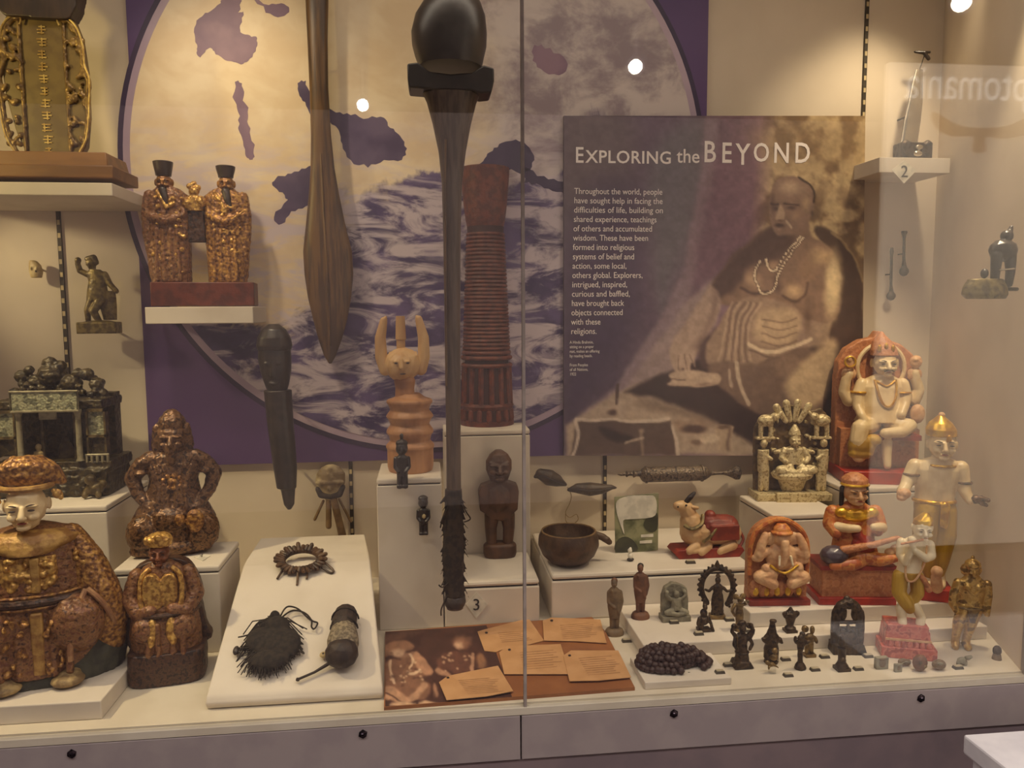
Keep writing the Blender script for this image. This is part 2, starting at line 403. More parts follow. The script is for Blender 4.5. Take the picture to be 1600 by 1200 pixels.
# room spotlights whose reflections hang in the glass
for k, (px, py, lab) in enumerate(((567,165,'small white ceiling spotlight reflected beside the long paddle club'), (992,105,'small white ceiling spotlight reflected above the title board'), (1500,5,'small white ceiling spotlight reflected at the top right corner'))):
    v = onz(px, py, 2.74); p = Vector((v.x, -v.y, v.z))
    e = bpy.data.objects.new('ceiling_spotlight', None); col.objects.link(e); e.location = p; tag(e, lab, 'spotlight', 'spotlights in the room')
    dr = (Vector((0, -.3, 1.2))-p).normalized(); q = dr.to_track_quat('Z', 'Y').to_matrix()
    h = Part(lambda x, y, d, q=q: q @ Vector((x, d, y)), 1, 'housing', 'room_ceiling', e); h.lathe(0, [(-.14,.03), (-.13,.045), (-.01,.05), (0,.05)], n=16); h.done()
    h = Part(lambda x, y, d, q=q: q @ Vector((x, d, y)), 1, 'lens', 'lamp_lens', e); h.lathe(0, [(0,.034), (.006,.034)], n=16); h.done()
    h = Part(lambda x, y, d: Vector((x, d, y)), 1, 'stem', 'room_ceiling', e); h.tube([(0, 0, 0), (0, 2.95-p.z, 0)], .012); h.done()
# poster across the room, its glow added as emission (its mirror image shows at the top right)
vy = 3.0
a = aty(1388, 98, vy); b = aty(1437, 800, vy)
pe = bpy.data.objects.new('glowing_poster', None); col.objects.link(pe); pe.location = (a.x+.6, -vy, 0); tag(pe, 'pale poster with added glow and large lettering, mirrored in the glass at the right', 'poster')
boxobj('panel', -.6, 1.4, -.04, 0, .06, a.z, 'poster_glow', pe)
boxobj('stand', -.5, .9, -.05, -.041, 0, .3, 'room_ceiling', pe)
t = aty(1648, 160, vy)
text_mesh('lettering', 'Egyptomania', .27, (t.x+.10-pe.location.x, .002, t.z), 'poster_letter_glow', pe, .76, rot=(R_(90), 0, R_(180)))
c_ = aty(1530, 215, vy); wg = Part(lambda x, y, d: Vector((c_.x-pe.location.x+x*.0036, .003+d, c_.z-y*.0036)), 1, 'winged_motif', 'poster_print_glow', pe)
wg.poly([(-85,-38), (-40,-18), (0,-14), (50,-20), (95,-40), (90,-10), (40,2), (8,0), (10,22), (-14,22), (-14,0), (-50,0), (-80,-15)], 0, .002, 3); wg.done()

# slotted uprights on the back wall
def upright(n, px, y0, y1):
    A = aty(px, y0, YB-.004); B = aty(px, y1, YB-.004)
    x = (A.x+B.x)/2
    o = struct(boxobj('trim_%d' % n, x-.0045, x+.0045, YB-.005, YB, B.z, A.z, 'strip_dark'))
    k = int((A.z-B.z)/.03)
    for i in range(k):
        z = B.z+.012+i*.03
        boxobj('slot', x-.003, x+.003, YB-.0056, YB-.0045, z, z+.011, 'slot_light', o)
upright(6, 101, 300, 700); upright(7, 1353, -40, 190); upright(8, 945, 712, 900); upright(9, 549, 715, 840)

# ------------------------------------------------------------------ plinths
def plinth(label, x0, x1, y0, y1, z0, z1, lid=.012, gap=.0022, group='white display plinths', name='display_plinth', bev=.0035, rz=0, xtra=None):
    e = bpy.data.objects.new(name, None); col.objects.link(e); cx, cy = (x0+x1)/2, (y0+y1)/2
    e.location = (cx, cy, z0); e.rotation_euler.z = R_(rz); tag(e, label, 'plinth', group)
    X, Yh = (x1-x0)/2, (y1-y0)/2; h = z1-z0
    if lid:
        boxobj('body', -X, X, -Yh, Yh, 0, h-lid-gap, 'plinth_paint', e, bev*.6)
        boxobj('shadow_gap', -X+.003, X-.003, -Yh+.003, Yh-.003, h-lid-gap, h-lid, 'joint_dark', e)
        boxobj('lid', -X, X, -Yh, Yh, h-lid, h, 'plinth_paint', e, bev)
    else: boxobj('slab', -X, X, -Yh, Yh, 0, h, 'plinth_paint', e, bev)
    return e
Z1 = aty(165, 790, .36).z; plinth('tall white plinth under the small shrine model', XL+.02, aty(166, 790, .36).x, .36, .60, ZF, Z1)
Z2 = aty(342, 884, .266).z; plinth('white plinth under the bronze figure with arms akimbo', aty(176,884,.266).x, aty(342,884,.266).x, .266, .43, ZF, Z2)
Y3 = .33; Z3 = aty(690, 746, Y3).z; Z5 = aty(845, 905, Y3).z
plinth('white plinth carrying the pale horned wooden figure', aty(588,746,Y3).x, aty(690,746,Y3).x, Y3, .50, ZF, Z3)
Z4 = aty(760, 672, .53).z; plinth('tallest white plinth under the brick red carved column', aty(693,672,.53).x, aty(828,672,.53).x, .53, .638, ZF, Z4)
plinth('low white plinth under the stocky brown wooden figure', aty(694,905,Y3).x, aty(843,905,Y3).x, Y3, .525, ZF, Z5, bev=.006)
Y7 = .337; Z7 = aty(900, 897, Y7).z
plinth('long low white plinth under the bowl and the bull', aty(862,897,Y7).x, aty(1178,885,Y7).x, Y7, .655, ZF, Z7, bev=.006)
Y8 = .37; Z8 = aty(1215, 805, Y8).z
plinth('white plinth under the silvery relief of a seated deity', aty(1208,805,Y8).x, aty(1318,805,Y8).x, Y8, .56, ZF, Z8, rz=0)
Y9 = .43; Z9 = aty(1380, 762, Y9).z
plinth('white plinth under the large enthroned marble deity', aty(1322,762,Y9).x, aty(1452,762,Y9).x, Y9, .62, ZF, Z9)
ZB = .858; ZA = .890; yB = .135; yA = .185
plinth('lower white step behind the row of small bronzes', aty(1005,1003,yB).x, 1.118, yB, .335, ZF, ZB, lid=0, name='display_step', group='white display steps', bev=.002)
plinth('upper white step under the elephant headed plaque and veena player', aty(1172,950,yA).x, 1.136, yA, .36, ZB, ZA, lid=0, name='display_step', group='white display steps', bev=.002)
ZS = .8435; plinth('thin white slab under the coil of prayer beads', aty(1008,1066,.016).x, aty(1143,1066,.016).x, .016, .118, ZF, ZS, lid=0, name='display_slab', group='white display slabs', bev=.0015)
ZL = .862; plinth('thin white slab under the seated gilded figure', -1.0, aty(156,1100,.025).x, .03, .265, ZF, ZL, lid=0, name='display_slab', group='white display slabs', bev=.002)
# bent sloping board on the left
A = [onz(318, 1108, ZF), onz(598, 1092, ZF)]
xa, xb = aty(320,1095,.035).x, aty(598,1085,.035).x
prof = [(.035, .842), (.042, .853), (.27, .958), (.33, .982), (.36, .986), (.42, .988), (.50, .990)]
e = bpy.data.objects.new('sloping_board', None); col.objects.link(e); e.location = ((xa+xb)/2, .2, ZF); tag(e, 'bent white sloping board holding pouch, rattle and claw necklace', 'board')
me = bpy.data.meshes.new('board'); bm = bmesh.new(); prv = None
for (y, z) in prof:
    xb_ = xb-max(0, y-.05)*.14
    row = [bm.verts.new((xa-e.location.x+(-.012 if 0 else 0), y-.2, z-ZF)), bm.verts.new((xb_-e.location.x, y-.2, z-ZF)),
           bm.verts.new((xb_-e.location.x, y-.2+.006, z-ZF-.012)), bm.verts.new((xa-e.location.x, y-.2+.006, z-ZF-.012))]
    if prv:
        for i in range(4): bm.faces.new((prv[i], prv[(i+1) % 4], row[(i+1) % 4], row[i]))
    else: bm.faces.new(row)
    prv = row
bm.faces.new(prv[::-1]); bmesh.ops.recalc_face_normals(bm, faces=bm.faces); bm.to_mesh(me); bm.free(); me.materials.append(MATS['plinth_paint'])
o = bpy.data.objects.new('board', me); col.objects.link(o); o.parent = e; q = o.modifiers.new('b', 'BEVEL'); q.width = .004; q.segments = 3; BAKE.append(o)
boxobj('support', xa-e.location.x+.008, xb-e.location.x-.07, -.02, .29, 0, .05, 'plinth_paint', e)
def slope(px, py):
    """point on the sloping board under a photo pixel"""
    best = None
    for (y0, z0), (y1, z1) in zip(prof[1:], prof[2:]):
        n = Vector((0, -(z1-z0), y1-y0)); d = ray(px, py); t = (Vector((0, y0, z0))-CAM).dot(n)/d.dot(n); P = CAM+d*t
        if y0-1e-4 <= P.y <= y1+1e-4: return P, math.atan2(z1-z0, y1-y0)
    return P, 0

# ------------------------------------------------------------------ globe board
YG = YB-.014
def wp(px, py, Y): return aty(px, py, Y)
c0 = wp(662, 258, YG); RG = 447*mpp(c0)
ge = bpy.data.objects.new('globe_board', None); col.objects.link(ge)
gx0, gx1 = wp(217, 400, YG).x, wp(1106, 80, YG).x; gz0 = wp(500, 722, YG).z
ge.location = ((gx0+gx1)/2, YG, gz0); tag(ge, 'large purple board printed with a pale globe behind the clubs', 'board')
GX = ge.location.x
boxobj('backing', gx0-GX, gx1-GX, 0, .012, 0, 2.40-gz0, 'purple_print', ge)
def earth():
    m = bpy.data.materials.new('earth_print'); m.use_nodes = True; nt = m.node_tree; N = nt.nodes; L = nt.links; b = N['Principled BSDF']; b.inputs['Roughness'].default_value = .45
    tc = N.new('ShaderNodeTexCoord'); mp = N.new('ShaderNodeMapping'); mp.inputs['Scale'].default_value = (1/RG,)*3; L.new(tc.outputs['Object'], mp.inputs[0])
    sp = N.new('ShaderNodeSeparateXYZ'); L.new(mp.outputs[0], sp.inputs[0])
    def noise(sc_, det, dist, st=(1,1,1), off=0):
        m2 = N.new('ShaderNodeMapping'); m2.inputs['Scale'].default_value = st; m2.inputs['Location'].default_value = (off, off, off); L.new(mp.outputs[0], m2.inputs[0])
        n = N.new('ShaderNodeTexNoise'); n.inputs['Scale'].default_value = sc_; n.inputs['Detail'].default_value = det; n.inputs['Distortion'].default_value = dist; n.inputs['Roughness'].default_value = .62
        L.new(m2.outputs[0], n.inputs['Vector']); return n.outputs['Fac']
    def math_(op, a, b_=None, c=None):
        n = N.new('ShaderNodeMath'); n.operation = op
        for i, v in enumerate((a, b_, c)):
            if v is None: continue
            if isinstance(v, (int, float)): n.inputs[i].default_value = v
            else: L.new(v, n.inputs[i])
        return n.outputs[0]
    def smooth(v, lo, hi):
        n = N.new('ShaderNodeMapRange'); n.interpolation_type = 'SMOOTHSTEP'; L.new(v, n.inputs[0]); n.inputs[1].default_value = lo; n.inputs[2].default_value = hi; return n.outputs[0]
    def mix(f, a, b_):
        n = N.new('ShaderNodeMix'); n.data_type = 'RGBA'; L.new(f, n.inputs[0])
        for i, v in ((6, a), (7, b_)):
            if isinstance(v, tuple): n.inputs[i].default_value = lin(v)
            else: L.new(v, n.inputs[i])
        return n.outputs[2]
    X, Z = sp.outputs['X'], sp.outputs['Z']
    n1 = noise(2.6, 6, .5); n2 = noise(5.2, 10, .9, (1, 1, 2.6), 3.1); n3 = noise(5, 7, .3, (1,1,1.3), 9.2)
    land = mix(smooth(n3, .35, .65), (226, 202, 164), (240, 222, 188))
    grey = mix(smooth(n3, .4, .62), (150, 134, 142), (208, 196, 192))
    land = mix(smooth(math_('ADD', X, math_('MULTIPLY', math_('SUBTRACT', n1, .5), .8)), -.05, .35), land, grey)
    oc = mix(smooth(n3, .4, .65), (56, 44, 88), (98, 82, 128))
    v = math_('ADD', math_('MULTIPLY', Z, -.95), math_('MULTIPLY', math_('SUBTRACT', n1, .5), 1.5))
    v = math_('ADD', v, math_('MINIMUM', math_('MULTIPLY', X, .7), .0))
    base = mix(smooth(v, .0, .12), land, oc)
    cl = smooth(n2, .43, .60)
    cl = math_('MULTIPLY', cl, smooth(math_('MULTIPLY', Z, -1), -.25, .15))
    L.new(mix(math_('MULTIPLY', cl, .88), base, (212, 198, 204)), b.inputs['Base Color'])
    MATS['earth_print'] = m
earth()
def disc(name, r, y0, y1, material, parent):
    me = bpy.data.meshes.new(name); bm = bmesh.new(); n = 128
    zc = min(1e9, 2.40-c0.z)
    ang = [2*math.pi*i/n for i in range(n)]
    P = [(r*math.cos(a_), min(r*math.sin(a_), zc-.002)) for a_ in ang]
    a_ = [bm.verts.new((x, y0, z)) for x, z in P]; b_ = [bm.verts.new((x, y1, z)) for x, z in P]
    bm.faces.new(a_); bm.faces.new(b_[::-1])
    for i in range(n): bm.faces.new((a_[i], b_[i], b_[(i+1) % n], a_[(i+1) % n]))
    bmesh.ops.recalc_face_normals(bm, faces=bm.faces)
    bm.to_mesh(me); bm.free(); me.materials.append(MATS[material]); o = bpy.data.objects.new(name, me); col.objects.link(o); o.parent = parent; o.location = (c0.x-GX, 0, c0.z-gz0); return o
disc('globe_outline', RG+.012, -.0012, 0, 'deep_purple', ge); disc('globe_rim', RG, -.0024, -.0012, 'rim_lilac', ge)
gd = disc('globe_disc', RG-.016, -.0036, -.0024, 'earth_print', ge)
def decal(name, parent, pts, Y, material, layer=1, smooth=4, th=.0003):
    if smooth: pts = [tuple(v) for v in spline(pts, smooth)]
    o_ = parent.location
    P = [wp(x, y, Y)-o_ for x, y in pts]
    me = bpy.data.meshes.new(name); bm = bmesh.new()
    y0 = -layer*th; 
    a_ = [bm.verts.new((p.x, Y-o_.y+y0, p.z)) for p in P]
    f = bm.faces.new(a_); bmesh.ops.recalc_face_normals(bm, faces=bm.faces)
    if f.normal.y > 0: f.normal_flip()
    bm.to_mesh(me); bm.free(); me.materials.append(MATS[material] if isinstance(material, str) else material)
    o = bpy.data.objects.new(name, me); col.objects.link(o); o.parent = parent; return o
YD = YG-.0036
for pts, m_ in (([(303,50),(312,28),(325,20),(345,5),(350,-5),(375,-5),(372,20),(380,18),(375,40),(378,52),(390,55),(402,60),(400,75),(390,92),(380,100),(365,97),(350,93),(335,80),(330,75),(322,78),(313,90),(307,82),(308,70)], 'sea_purple'),
    ([(367,128),(378,130),(381,150),(387,175),(388,195),(393,220),(398,245),(390,250),(383,240),(378,215),(372,200),(372,175),(368,160)], 'sea_purple'),
    ([(465,130),(478,126),(484,150),(500,160),(525,176),(548,180),(575,185),(600,184),(610,200),(625,212),(636,232),(628,250),(600,250),(575,262),(548,250),(535,225),(530,205),(515,190),(490,185),(478,165),(468,150)], 'sea_dark'),
    ([(425,285),(440,275),(460,268),(482,260),(498,262),(498,300),(478,322),(455,330),(440,350),(428,340),(450,312),(436,300)], 'sea_dark'),
    ([(738,272),(755,252),(765,238),(780,225),(800,220),(822,226),(835,250),(822,268),(790,268),(760,270)], 'deep_purple'),
    ([(820,262),(850,275),(880,284),(906,299),(895,306),(870,300),(845,290),(820,286)], 'deep_purple'),
    ([(395,-5),(420,8),(440,5),(452,15),(440,26),(415,20)], 'sea_purple'),
    ([(835,70),(860,75),(885,95),(880,115),(850,112),(832,95)], 'sea_purple')):
    q_ = [tuple(v) for v in spline(pts, 2)]; jag = []
    for a_, b_ in zip(q_, q_[1:]+q_[:1]):
        jag.append(a_); L_ = math.hypot(b_[0]-a_[0], b_[1]-a_[1]); k_ = random.uniform(-.28, .28); jag.append(((a_[0]+b_[0])/2-(b_[1]-a_[1])*k_, (a_[1]+b_[1])/2+(b_[0]-a_[0])*k_))
    decal('sea_shape', ge, jag, YD, m_, 1, 0)

# ------------------------------------------------------------------ title board
YP = YB-.030
te = bpy.data.objects.new('title_board', None); col.objects.link(te)
A = wp(881, 181, YP); B = wp(1352, 181, YP); C = wp(881, 712, YP)
te.location = ((A.x+B.x)/2, YP, C.z); tag(te, 'title board with white lettering and sepia photograph of a seated man', 'board')
TX = te.location.x
mat('board_purple', (112,92,108), (86,70,94), scale=3, rough=.4, detail=2, lo=.35, hi=.65)
mat('board_edge', (80,66,76), rough=.5)
boxobj('backing', A.x-TX, B.x-TX, 0, .010, 0, A.z-C.z, 'board_edge', te)
cv = Canvas([(881,181),(1352,181),(1346,712),(881,712)], 236, 266, (90,76,94))
X_, Y_ = cv.X, cv.Y
def ramp(x, xs, cs): return np.stack([np.interp(x, xs, [c[k] for c in cs]) for k in range(3)], -1)
cv.C = ramp(X_, [880, 960, 1060, 1180, 1260, 1352], [(92,78,92), (88,72,92), (112,92,110), (142,112,122), (152,128,112), (168,146,112)])
cv.warp(5, 30)
cv.poly([(881,181),(985,181),(975,300),(900,330),(881,340)], (112,98,98), 30, .7)
cv.poly([(900,330),(985,300),(990,470),(930,600),(884,640)], (66,52,84), 34, .75)
cv.poly([(1015,250),(1100,190),(1090,330),(1050,450),(1030,470)], (112,112,116), 22, .7)
cv.poly([(1104,186),(1124,186),(1112,300),(1085,420),(1062,520),(1030,560),(960,650),(884,706),(884,668),(960,603),(1030,500),(1066,430),(1092,300)], (150,130,138), 6, .85, 0)
cv.poly([(1120,240),(1200,250),(1205,330),(1150,400),(1100,440),(1082,430)], (122,90,106), 18, .8)
cv.poly([(1074,470),(1110,440),(1150,420),(1110,520),(1060,585),(985,625),(940,655)], (158,138,136), 6, .9, 0)
fo = np.clip((fbm(X_, Y_, 26, 5, 5)-.36)*5, 0, 1); reg = np.clip((X_-1185+(Y_-200)*.1)/30, 0, 1)*np.clip((470-Y_)/60, 0, 1)
cv.C += (reg*.85)[..., None]*((1-fo)[..., None]*np.array((108,84,60))+fo[..., None]*np.array((196,172,130))-cv.C)
cv.poly([(1180,200),(1352,190),(1352,255),(1290,262),(1200,250)], (150,126,92), 20, .45)
cv.poly([(1276,290),(1352,292),(1352,310),(1280,312)], (176,152,118), 8, .5)
# ground, rug, things on the cloth
cv.poly([(884,668),(960,612),(1010,598),(1180,640),(1200,711),(884,711)], (178,158,140), 5, 1, 0)
cv.poly([(975,612),(1040,582),(1090,560),(1300,540),(1346,560),(1346,711),(1205,711),(1170,690),(1100,650),(1050,630)], (58,44,42), 5, 1, 0)
cv.poly([(1000,622),(1080,640),(1120,665),(1060,650),(1010,640)], (120,102,88), 8, .7)
# chair
cv.poly([(1272,360),(1290,352),(1320,380),(1338,410),(1346,440),(1346,545),(1296,548),(1310,440),(1300,400)], (70,52,44), 3, .95)
cv.line([(1300,362),(1322,382),(1338,410),(1346,440)], 2, (190,166,120), .5)
# torso
cv.poly([(1204,352),(1180,370),(1155,388),(1135,412),(1112,450),(1120,475),(1150,480),(1200,490),(1250,500),(1306,500),(1313,430),(1306,400),(1288,380),(1266,366),(1258,340)], (132,106,90), 3)
cv.poly([(1204,352),(1178,372),(1150,392),(1130,420),(1112,452),(1128,466),(1160,440),(1172,415),(1215,405),(1240,380),(1225,360)], (84,64,60), 7, .95)
cv.ell(1302,445,20,78,(232,208,164),.95,.8,4); cv.ell(1285,400,28,26,(196,166,126),.8,1)
cv.ell(1176,438,20,20,(184,154,126),.9,.9); cv.ell(1240,455,26,20,(190,160,126),.9,.9); cv.ell(1262,420,22,26,(150,120,94),.6,1)
cv.line([(1156,452),(1175,461),(1196,456)], 2.2, (74,56,52), .7); cv.line([(1222,462),(1240,472),(1256,462),(1262,440)], 2.4, (82,62,54), .7)
cv.ell(1208,412,14,10,(176,146,118),.7,1); cv.ell(1212,445,12,24,(84,64,58),.7,1); cv.ell(1262,500,10,40,(96,74,62),.7,1)
# arm at the left
cv.poly([(1112,448),(1126,468),(1120,500),(1100,535),(1084,560),(1064,562),(1050,548),(1058,520),(1085,485),(1104,455)], (170,146,132), 4)
cv.line([(1118,460),(1112,500),(1090,540)], 5, (120,98,90), .6, 4, 4)
cv.poly([(1050,543),(1066,540),(1082,548),(1086,572),(1080,566),(1075,590),(1068,574),(1060,582),(1050,566)], (178,154,138), 2.5)
for q in ([(1070,552),(1074,586)], [(1062,555),(1062,578)], [(1078,552),(1084,570)]): cv.line(q, .9, (104,82,74), .6, 0)
cv.poly([(1092,540),(1130,510),(1150,530),(1120,560),(1100,575)], (84,64,60), 6, .9)
# cloth
cv.poly([(1122,508),(1145,478),(1165,466),(1205,468),(1245,484),(1248,520),(1240,545),(1200,562),(1170,575),(1112,570),(1104,545)], (150,126,108), 3)
for k in range(9):
    x0 = 1146+k*5; cv.line([(x0,474),(x0-14,510),(x0-22+k,565)], 1.4, (92,70,64) if k % 2 else (190,166,144), .55)
cv.poly([(1190,486),(1246,488),(1247,528),(1200,540),(1180,520)], (190,164,134), 6, .85)
for k in range(4): cv.line([(1190,500+k*11),(1215,504+k*12),(1246,498+k*11)], 1.2, (104,82,70), .6)
cv.line([(1172,536),(1200,550),(1245,538),(1268,530)], 3, (222,200,172), .85); cv.line([(1172,545),(1205,558),(1250,545)], 1.4, (96,74,66), .7)
# legs
cv.poly([(1110,566),(1180,568),(1240,545),(1268,545),(1290,600),(1280,650),(1230,660),(1170,640),(1120,600)], (116,94,82), 4)
cv.ell(1235,570,38,30,(150,124,104),.7,1); cv.poly([(1225,600),(1262,560),(1300,530),(1306,560),(1290,620),(1250,640)], (214,188,150), 8, .8)
cv.line([(1150,568),(1156,600),(1170,632)], 3, (206,186,164), .8); cv.line([(1138,580),(1144,604)], 2.4, (190,170,150), .7)
cv.poly([(1046,585),(1060,577),(1090,578),(1122,584),(1126,596),(1108,604),(1068,603),(1044,602),(1050,594)], (188,164,144), 2.5)
cv.line([(1046,592),(1070,592)], 1.2, (90,70,62), .7); cv.ell(1100,600,24,5,(120,96,84),.7,1)
# head
cv.poly([(1200,325),(1203,300),(1212,284),(1230,276),(1250,278),(1264,290),(1271,310),(1270,332),(1258,352),(1242,370),(1224,372),(1209,362),(1203,345)], (136,110,96), 2)
cv.ell(1236,294,30,18,(190,164,138),.9,1); cv.ell(1258,318,12,24,(172,146,116),.8,1); cv.ell(1243,338,14,12,(160,132,108),.7,1); cv.ell(1206,318,8,26,(84,64,60),.7,1)
cv.ell(1212,325,9,6,(64,48,46),.85,1); cv.ell(1236,327,11,6,(64,48,46),.85,1); cv.line([(1204,318),(1216,319)], 1.6, (60,44,42), .8, 0); cv.line([(1226,320),(1246,322)], 1.6, (60,44,42), .8, 0)
cv.poly([(1217,322),(1222,322),(1228,340),(1220,345),(1212,341)], (176,150,128), 2); cv.ell(1220,345,8,3,(84,62,56),.8,1)
cv.ell(1218,352,14,5,(58,42,42),.9,.9); cv.ell(1218,358,6,3,(160,132,116),.7,1); cv.line([(1230,346),(1236,356)], 1.6, (206,184,158), .8, 0)
cv.ell(1226,370,24,7,(72,54,50),.9,1); cv.line([(1250,277),(1264,287),(1272,304),(1271,316)], 2, (58,44,40), .9); cv.ell(1268,334,4,8,(84,64,54),.9,.8)
for pts in ([(1187,408),(1182,425),(1180,440),(1184,455),(1192,460),(1203,456),(1212,440),(1220,422),(1232,402),(1246,385),(1255,372)], [(1196,405),(1200,415),(1207,421),(1214,420)], [(1214,420),(1226,398),(1240,382),(1250,370)]):
    cv.line(pts, 2.6, (64,48,44), .6)
    for v in spline(pts, 5, False): cv.ell(v.x, v.y, 2.2, 2.2, (226,206,178), 1, .5)
# cloth with its pale border and offerings
cv.poly([(904,656),(1048,660),(1060,711),(890,711)], (92,74,66), 3, 1, 0)
for q in ([(902,655),(940,658),(1045,656)], [(902,657),(903,685),(894,711)], [(1052,668),(1054,690),(1060,711)]): cv.line(q, 2.6, (208,190,174), .95, 3)
cv.poly([(936,668),(985,682),(982,692),(950,684)], (46,34,34), 4, .9); cv.line([(1000,672),(1003,711)], 2.5, (150,130,114), .8, 0); cv.ell(1001,672,8,6,(160,138,120),.8,.8); cv.line([(978,692),(1004,684)], 2, (190,170,152), .8, 0)
cv.line([(964,600),(963,630)], 2.6, (76,58,54), .9, 0); cv.ell(956,645,12,9,(74,56,52),.9,.8); cv.line([(968,625),(970,652)], 4, (188,168,152), .7, 0, 2)
cv.ell(1080,664,36,17,(150,126,108),.95,.5); cv.ell(1084,670,26,10,(78,60,54),.95,.6); cv.ell(1072,655,20,7,(182,160,140),.7,1)
cv.poly([(1116,668),(1130,664),(1146,668),(1140,701),(1130,704),(1122,701)], (178,156,134), 2, 1, 0); cv.ell(1131,668,14,4,(110,88,76),.9,.6); cv.line([(1140,672),(1137,700)], 2.5, (110,88,78), .7, 0, 2)
cv.ell(1085,692,14,7,(120,98,84),.9,.8); cv.poly([(1092,686),(1114,678),(1122,684),(1100,692)], (210,190,168), 3)
cv.grain(.13, 9, 2); cv.grain(.06, 3, 8)
cv.build('print', te, lambda x, y: wp(x, y, YP)+Vector((0, -.0004, 0)), 'picture_print')
lay = [3]
# lettering
def wtext(body, px, py, size_px, name='lettering', sx=1.0, bold=0, space=1.0, m_='white_print'):
    p = wp(px, py, YP); s_ = mpp(p)
    return text_mesh(name, body, size_px*s_, Vector((p.x, YP-.0003*lay[0]-.0004, p.z))-te.location, m_, te, sx, .0002, bold=bold*s_, space=space)
wtext('E', 898, 254, 34, sx=.85, bold=.35); wtext('XPLORING', 915, 254, 27, sx=1.0, bold=.35, space=1.06); wtext('the', 1057, 254, 30, sx=.95, bold=.2)
for i, (ch, x, y, sz) in enumerate((('B',1098,253,46), ('E',1126,254,44), ('Y',1149,257,46), ('O',1176,252,40), ('N',1207,254,44), ('D',1240,254,44))): wtext(ch, x, y, sz, sx=.82, bold=.5)
body = ['Throughout the world, people', 'have sought help in facing the', 'difficulties of life, building on', 'shared experience, teachings', 'of others and accumulated', 'wisdom. These have been', 'formed into religious', 'systems of belief and', 'action, some local,', 'others global. Explorers,', 'intrigued, inspired,', 'curious and baffled,', 'have brought back', 'objects connected', 'with these', 'religions.']
wid = [143, 144, 145, 135, 128, 122, 100, 100, 88, 115, 90, 95, 86, 84, 48, 42]
for i, ln in enumerate(body):
    o = wtext(ln, 897-i*.35, 303+i*14.6, 13.2, sx=1.0)
    dx = max(v.co.x for v in o.data.vertices)/mpp(A); o.scale.x = wid[i]/dx
for i, ln in enumerate(['A Hindu Brahmin,', 'sitting on a prayer', 'mat, makes an offering', 'by reading beads.', '', 'From Peoples', 'of all Nations,', '1922']):
    if ln: wtext(ln, 890, 537+i*7.1, 6.5, sx=.8)
# ------------------------------------------------------------------ statue materials
mat('gilt', (196,150,78), (104,68,44), (156,110,62), scale=150, rough=.38, metal=.35, bump=.5, bs=170, carve=130, lo=.36, hi=.62)
mat('gilt_bright', (222,178,96), (160,116,62), scale=150, rough=.32, metal=.45, bump=.35, bs=200, carve=160)
mat('lacquer_red', (116,74,54), (74,46,38), (146,104,64), scale=150, rough=.38, metal=.15, bump=.5, bs=160, carve=120, lo=.38, hi=.66)
mat('lacquer_dark', (70,50,40), (48,35,30), (90,62,44), scale=130, rough=.4, metal=.1, bump=.4, bs=150, carve=100)
mat('pale_gold_cloth', (190,150,82), (150,108,58), scale=60, rough=.45, metal=.2, bump=.3, bs=180)
mat('face_cream', (240,216,168), (228,200,150), scale=40, rough=.4, bump=.05)
mat('face_brown', (140,84,50), (112,64,40), scale=60, rough=.4, metal=.1, bump=.15)
mat('face_gilt', (176,128,62), (130,86,46), scale=70, rough=.35, metal=.3, bump=.2)
mat('feature_dark', (50,32,24), rough=.5)
mat('lips_red', (150,62,44), rough=.4)
mat('piping', (176,134,92), (150,106,74), scale=80, rough=.45)
mat('rock_green', (70,70,56), (52,52,44), scale=40, rough=.7, bump=.5, bs=90)
mat('rock_tan', (176,150,100), (120,96,62), scale=50, rough=.6, bump=.4, bs=90)
mat('bronze_brown', (100,72,50), (66,46,34), (134,98,64), scale=120, rough=.36, metal=.35, bump=.35, bs=130, carve=80)
mat('red_wood', (110,54,40), (84,40,32), scale=40, rough=.45, bump=.2)
mat('dark_wood', (62,46,36), (48,36,30), scale=50, rough=.4, bump=.15, stretch=(1,1,.2))
mat('tablet_frame', (140,112,60), (96,72,38), scale=60, rough=.4, metal=.3, bump=.4, carve=120)
mat('tablet_olive', (112,92,48), (98,78,40), scale=30, rough=.45)
mat('tablet_gold', (198,170,100), (160,128,66), scale=80, rough=.4, metal=.3)
mat('brown_wood', (128,88,46), (108,72,38), scale=30, rough=.5, bump=.1, stretch=(.2,1,1))
mat('silver_green', (150,152,126), (108,110,92), (172,170,140), scale=70, rough=.45, metal=.3, bump=.5, bs=220, carve=220)
mat('silver_post', (158,150,124), (128,120,98), scale=60, rough=.45, metal=.2)
mat('shrine_dark', (58,50,34), (40,34,26), (82,70,44), scale=60, rough=.4, metal=.2, bump=.6, bs=120, carve=90)
mat('shrine_mid', (104,88,54), (66,54,34), scale=70, rough=.45, metal=.2, bump=.5, carve=110)
mat('ivory', (206,186,138), (180,156,106), scale=60, rough=.5, bump=.3)
mat('olive_bronze', (132,114,66), (88,74,42), scale=90, rough=.4, metal=.3, bump=.3)

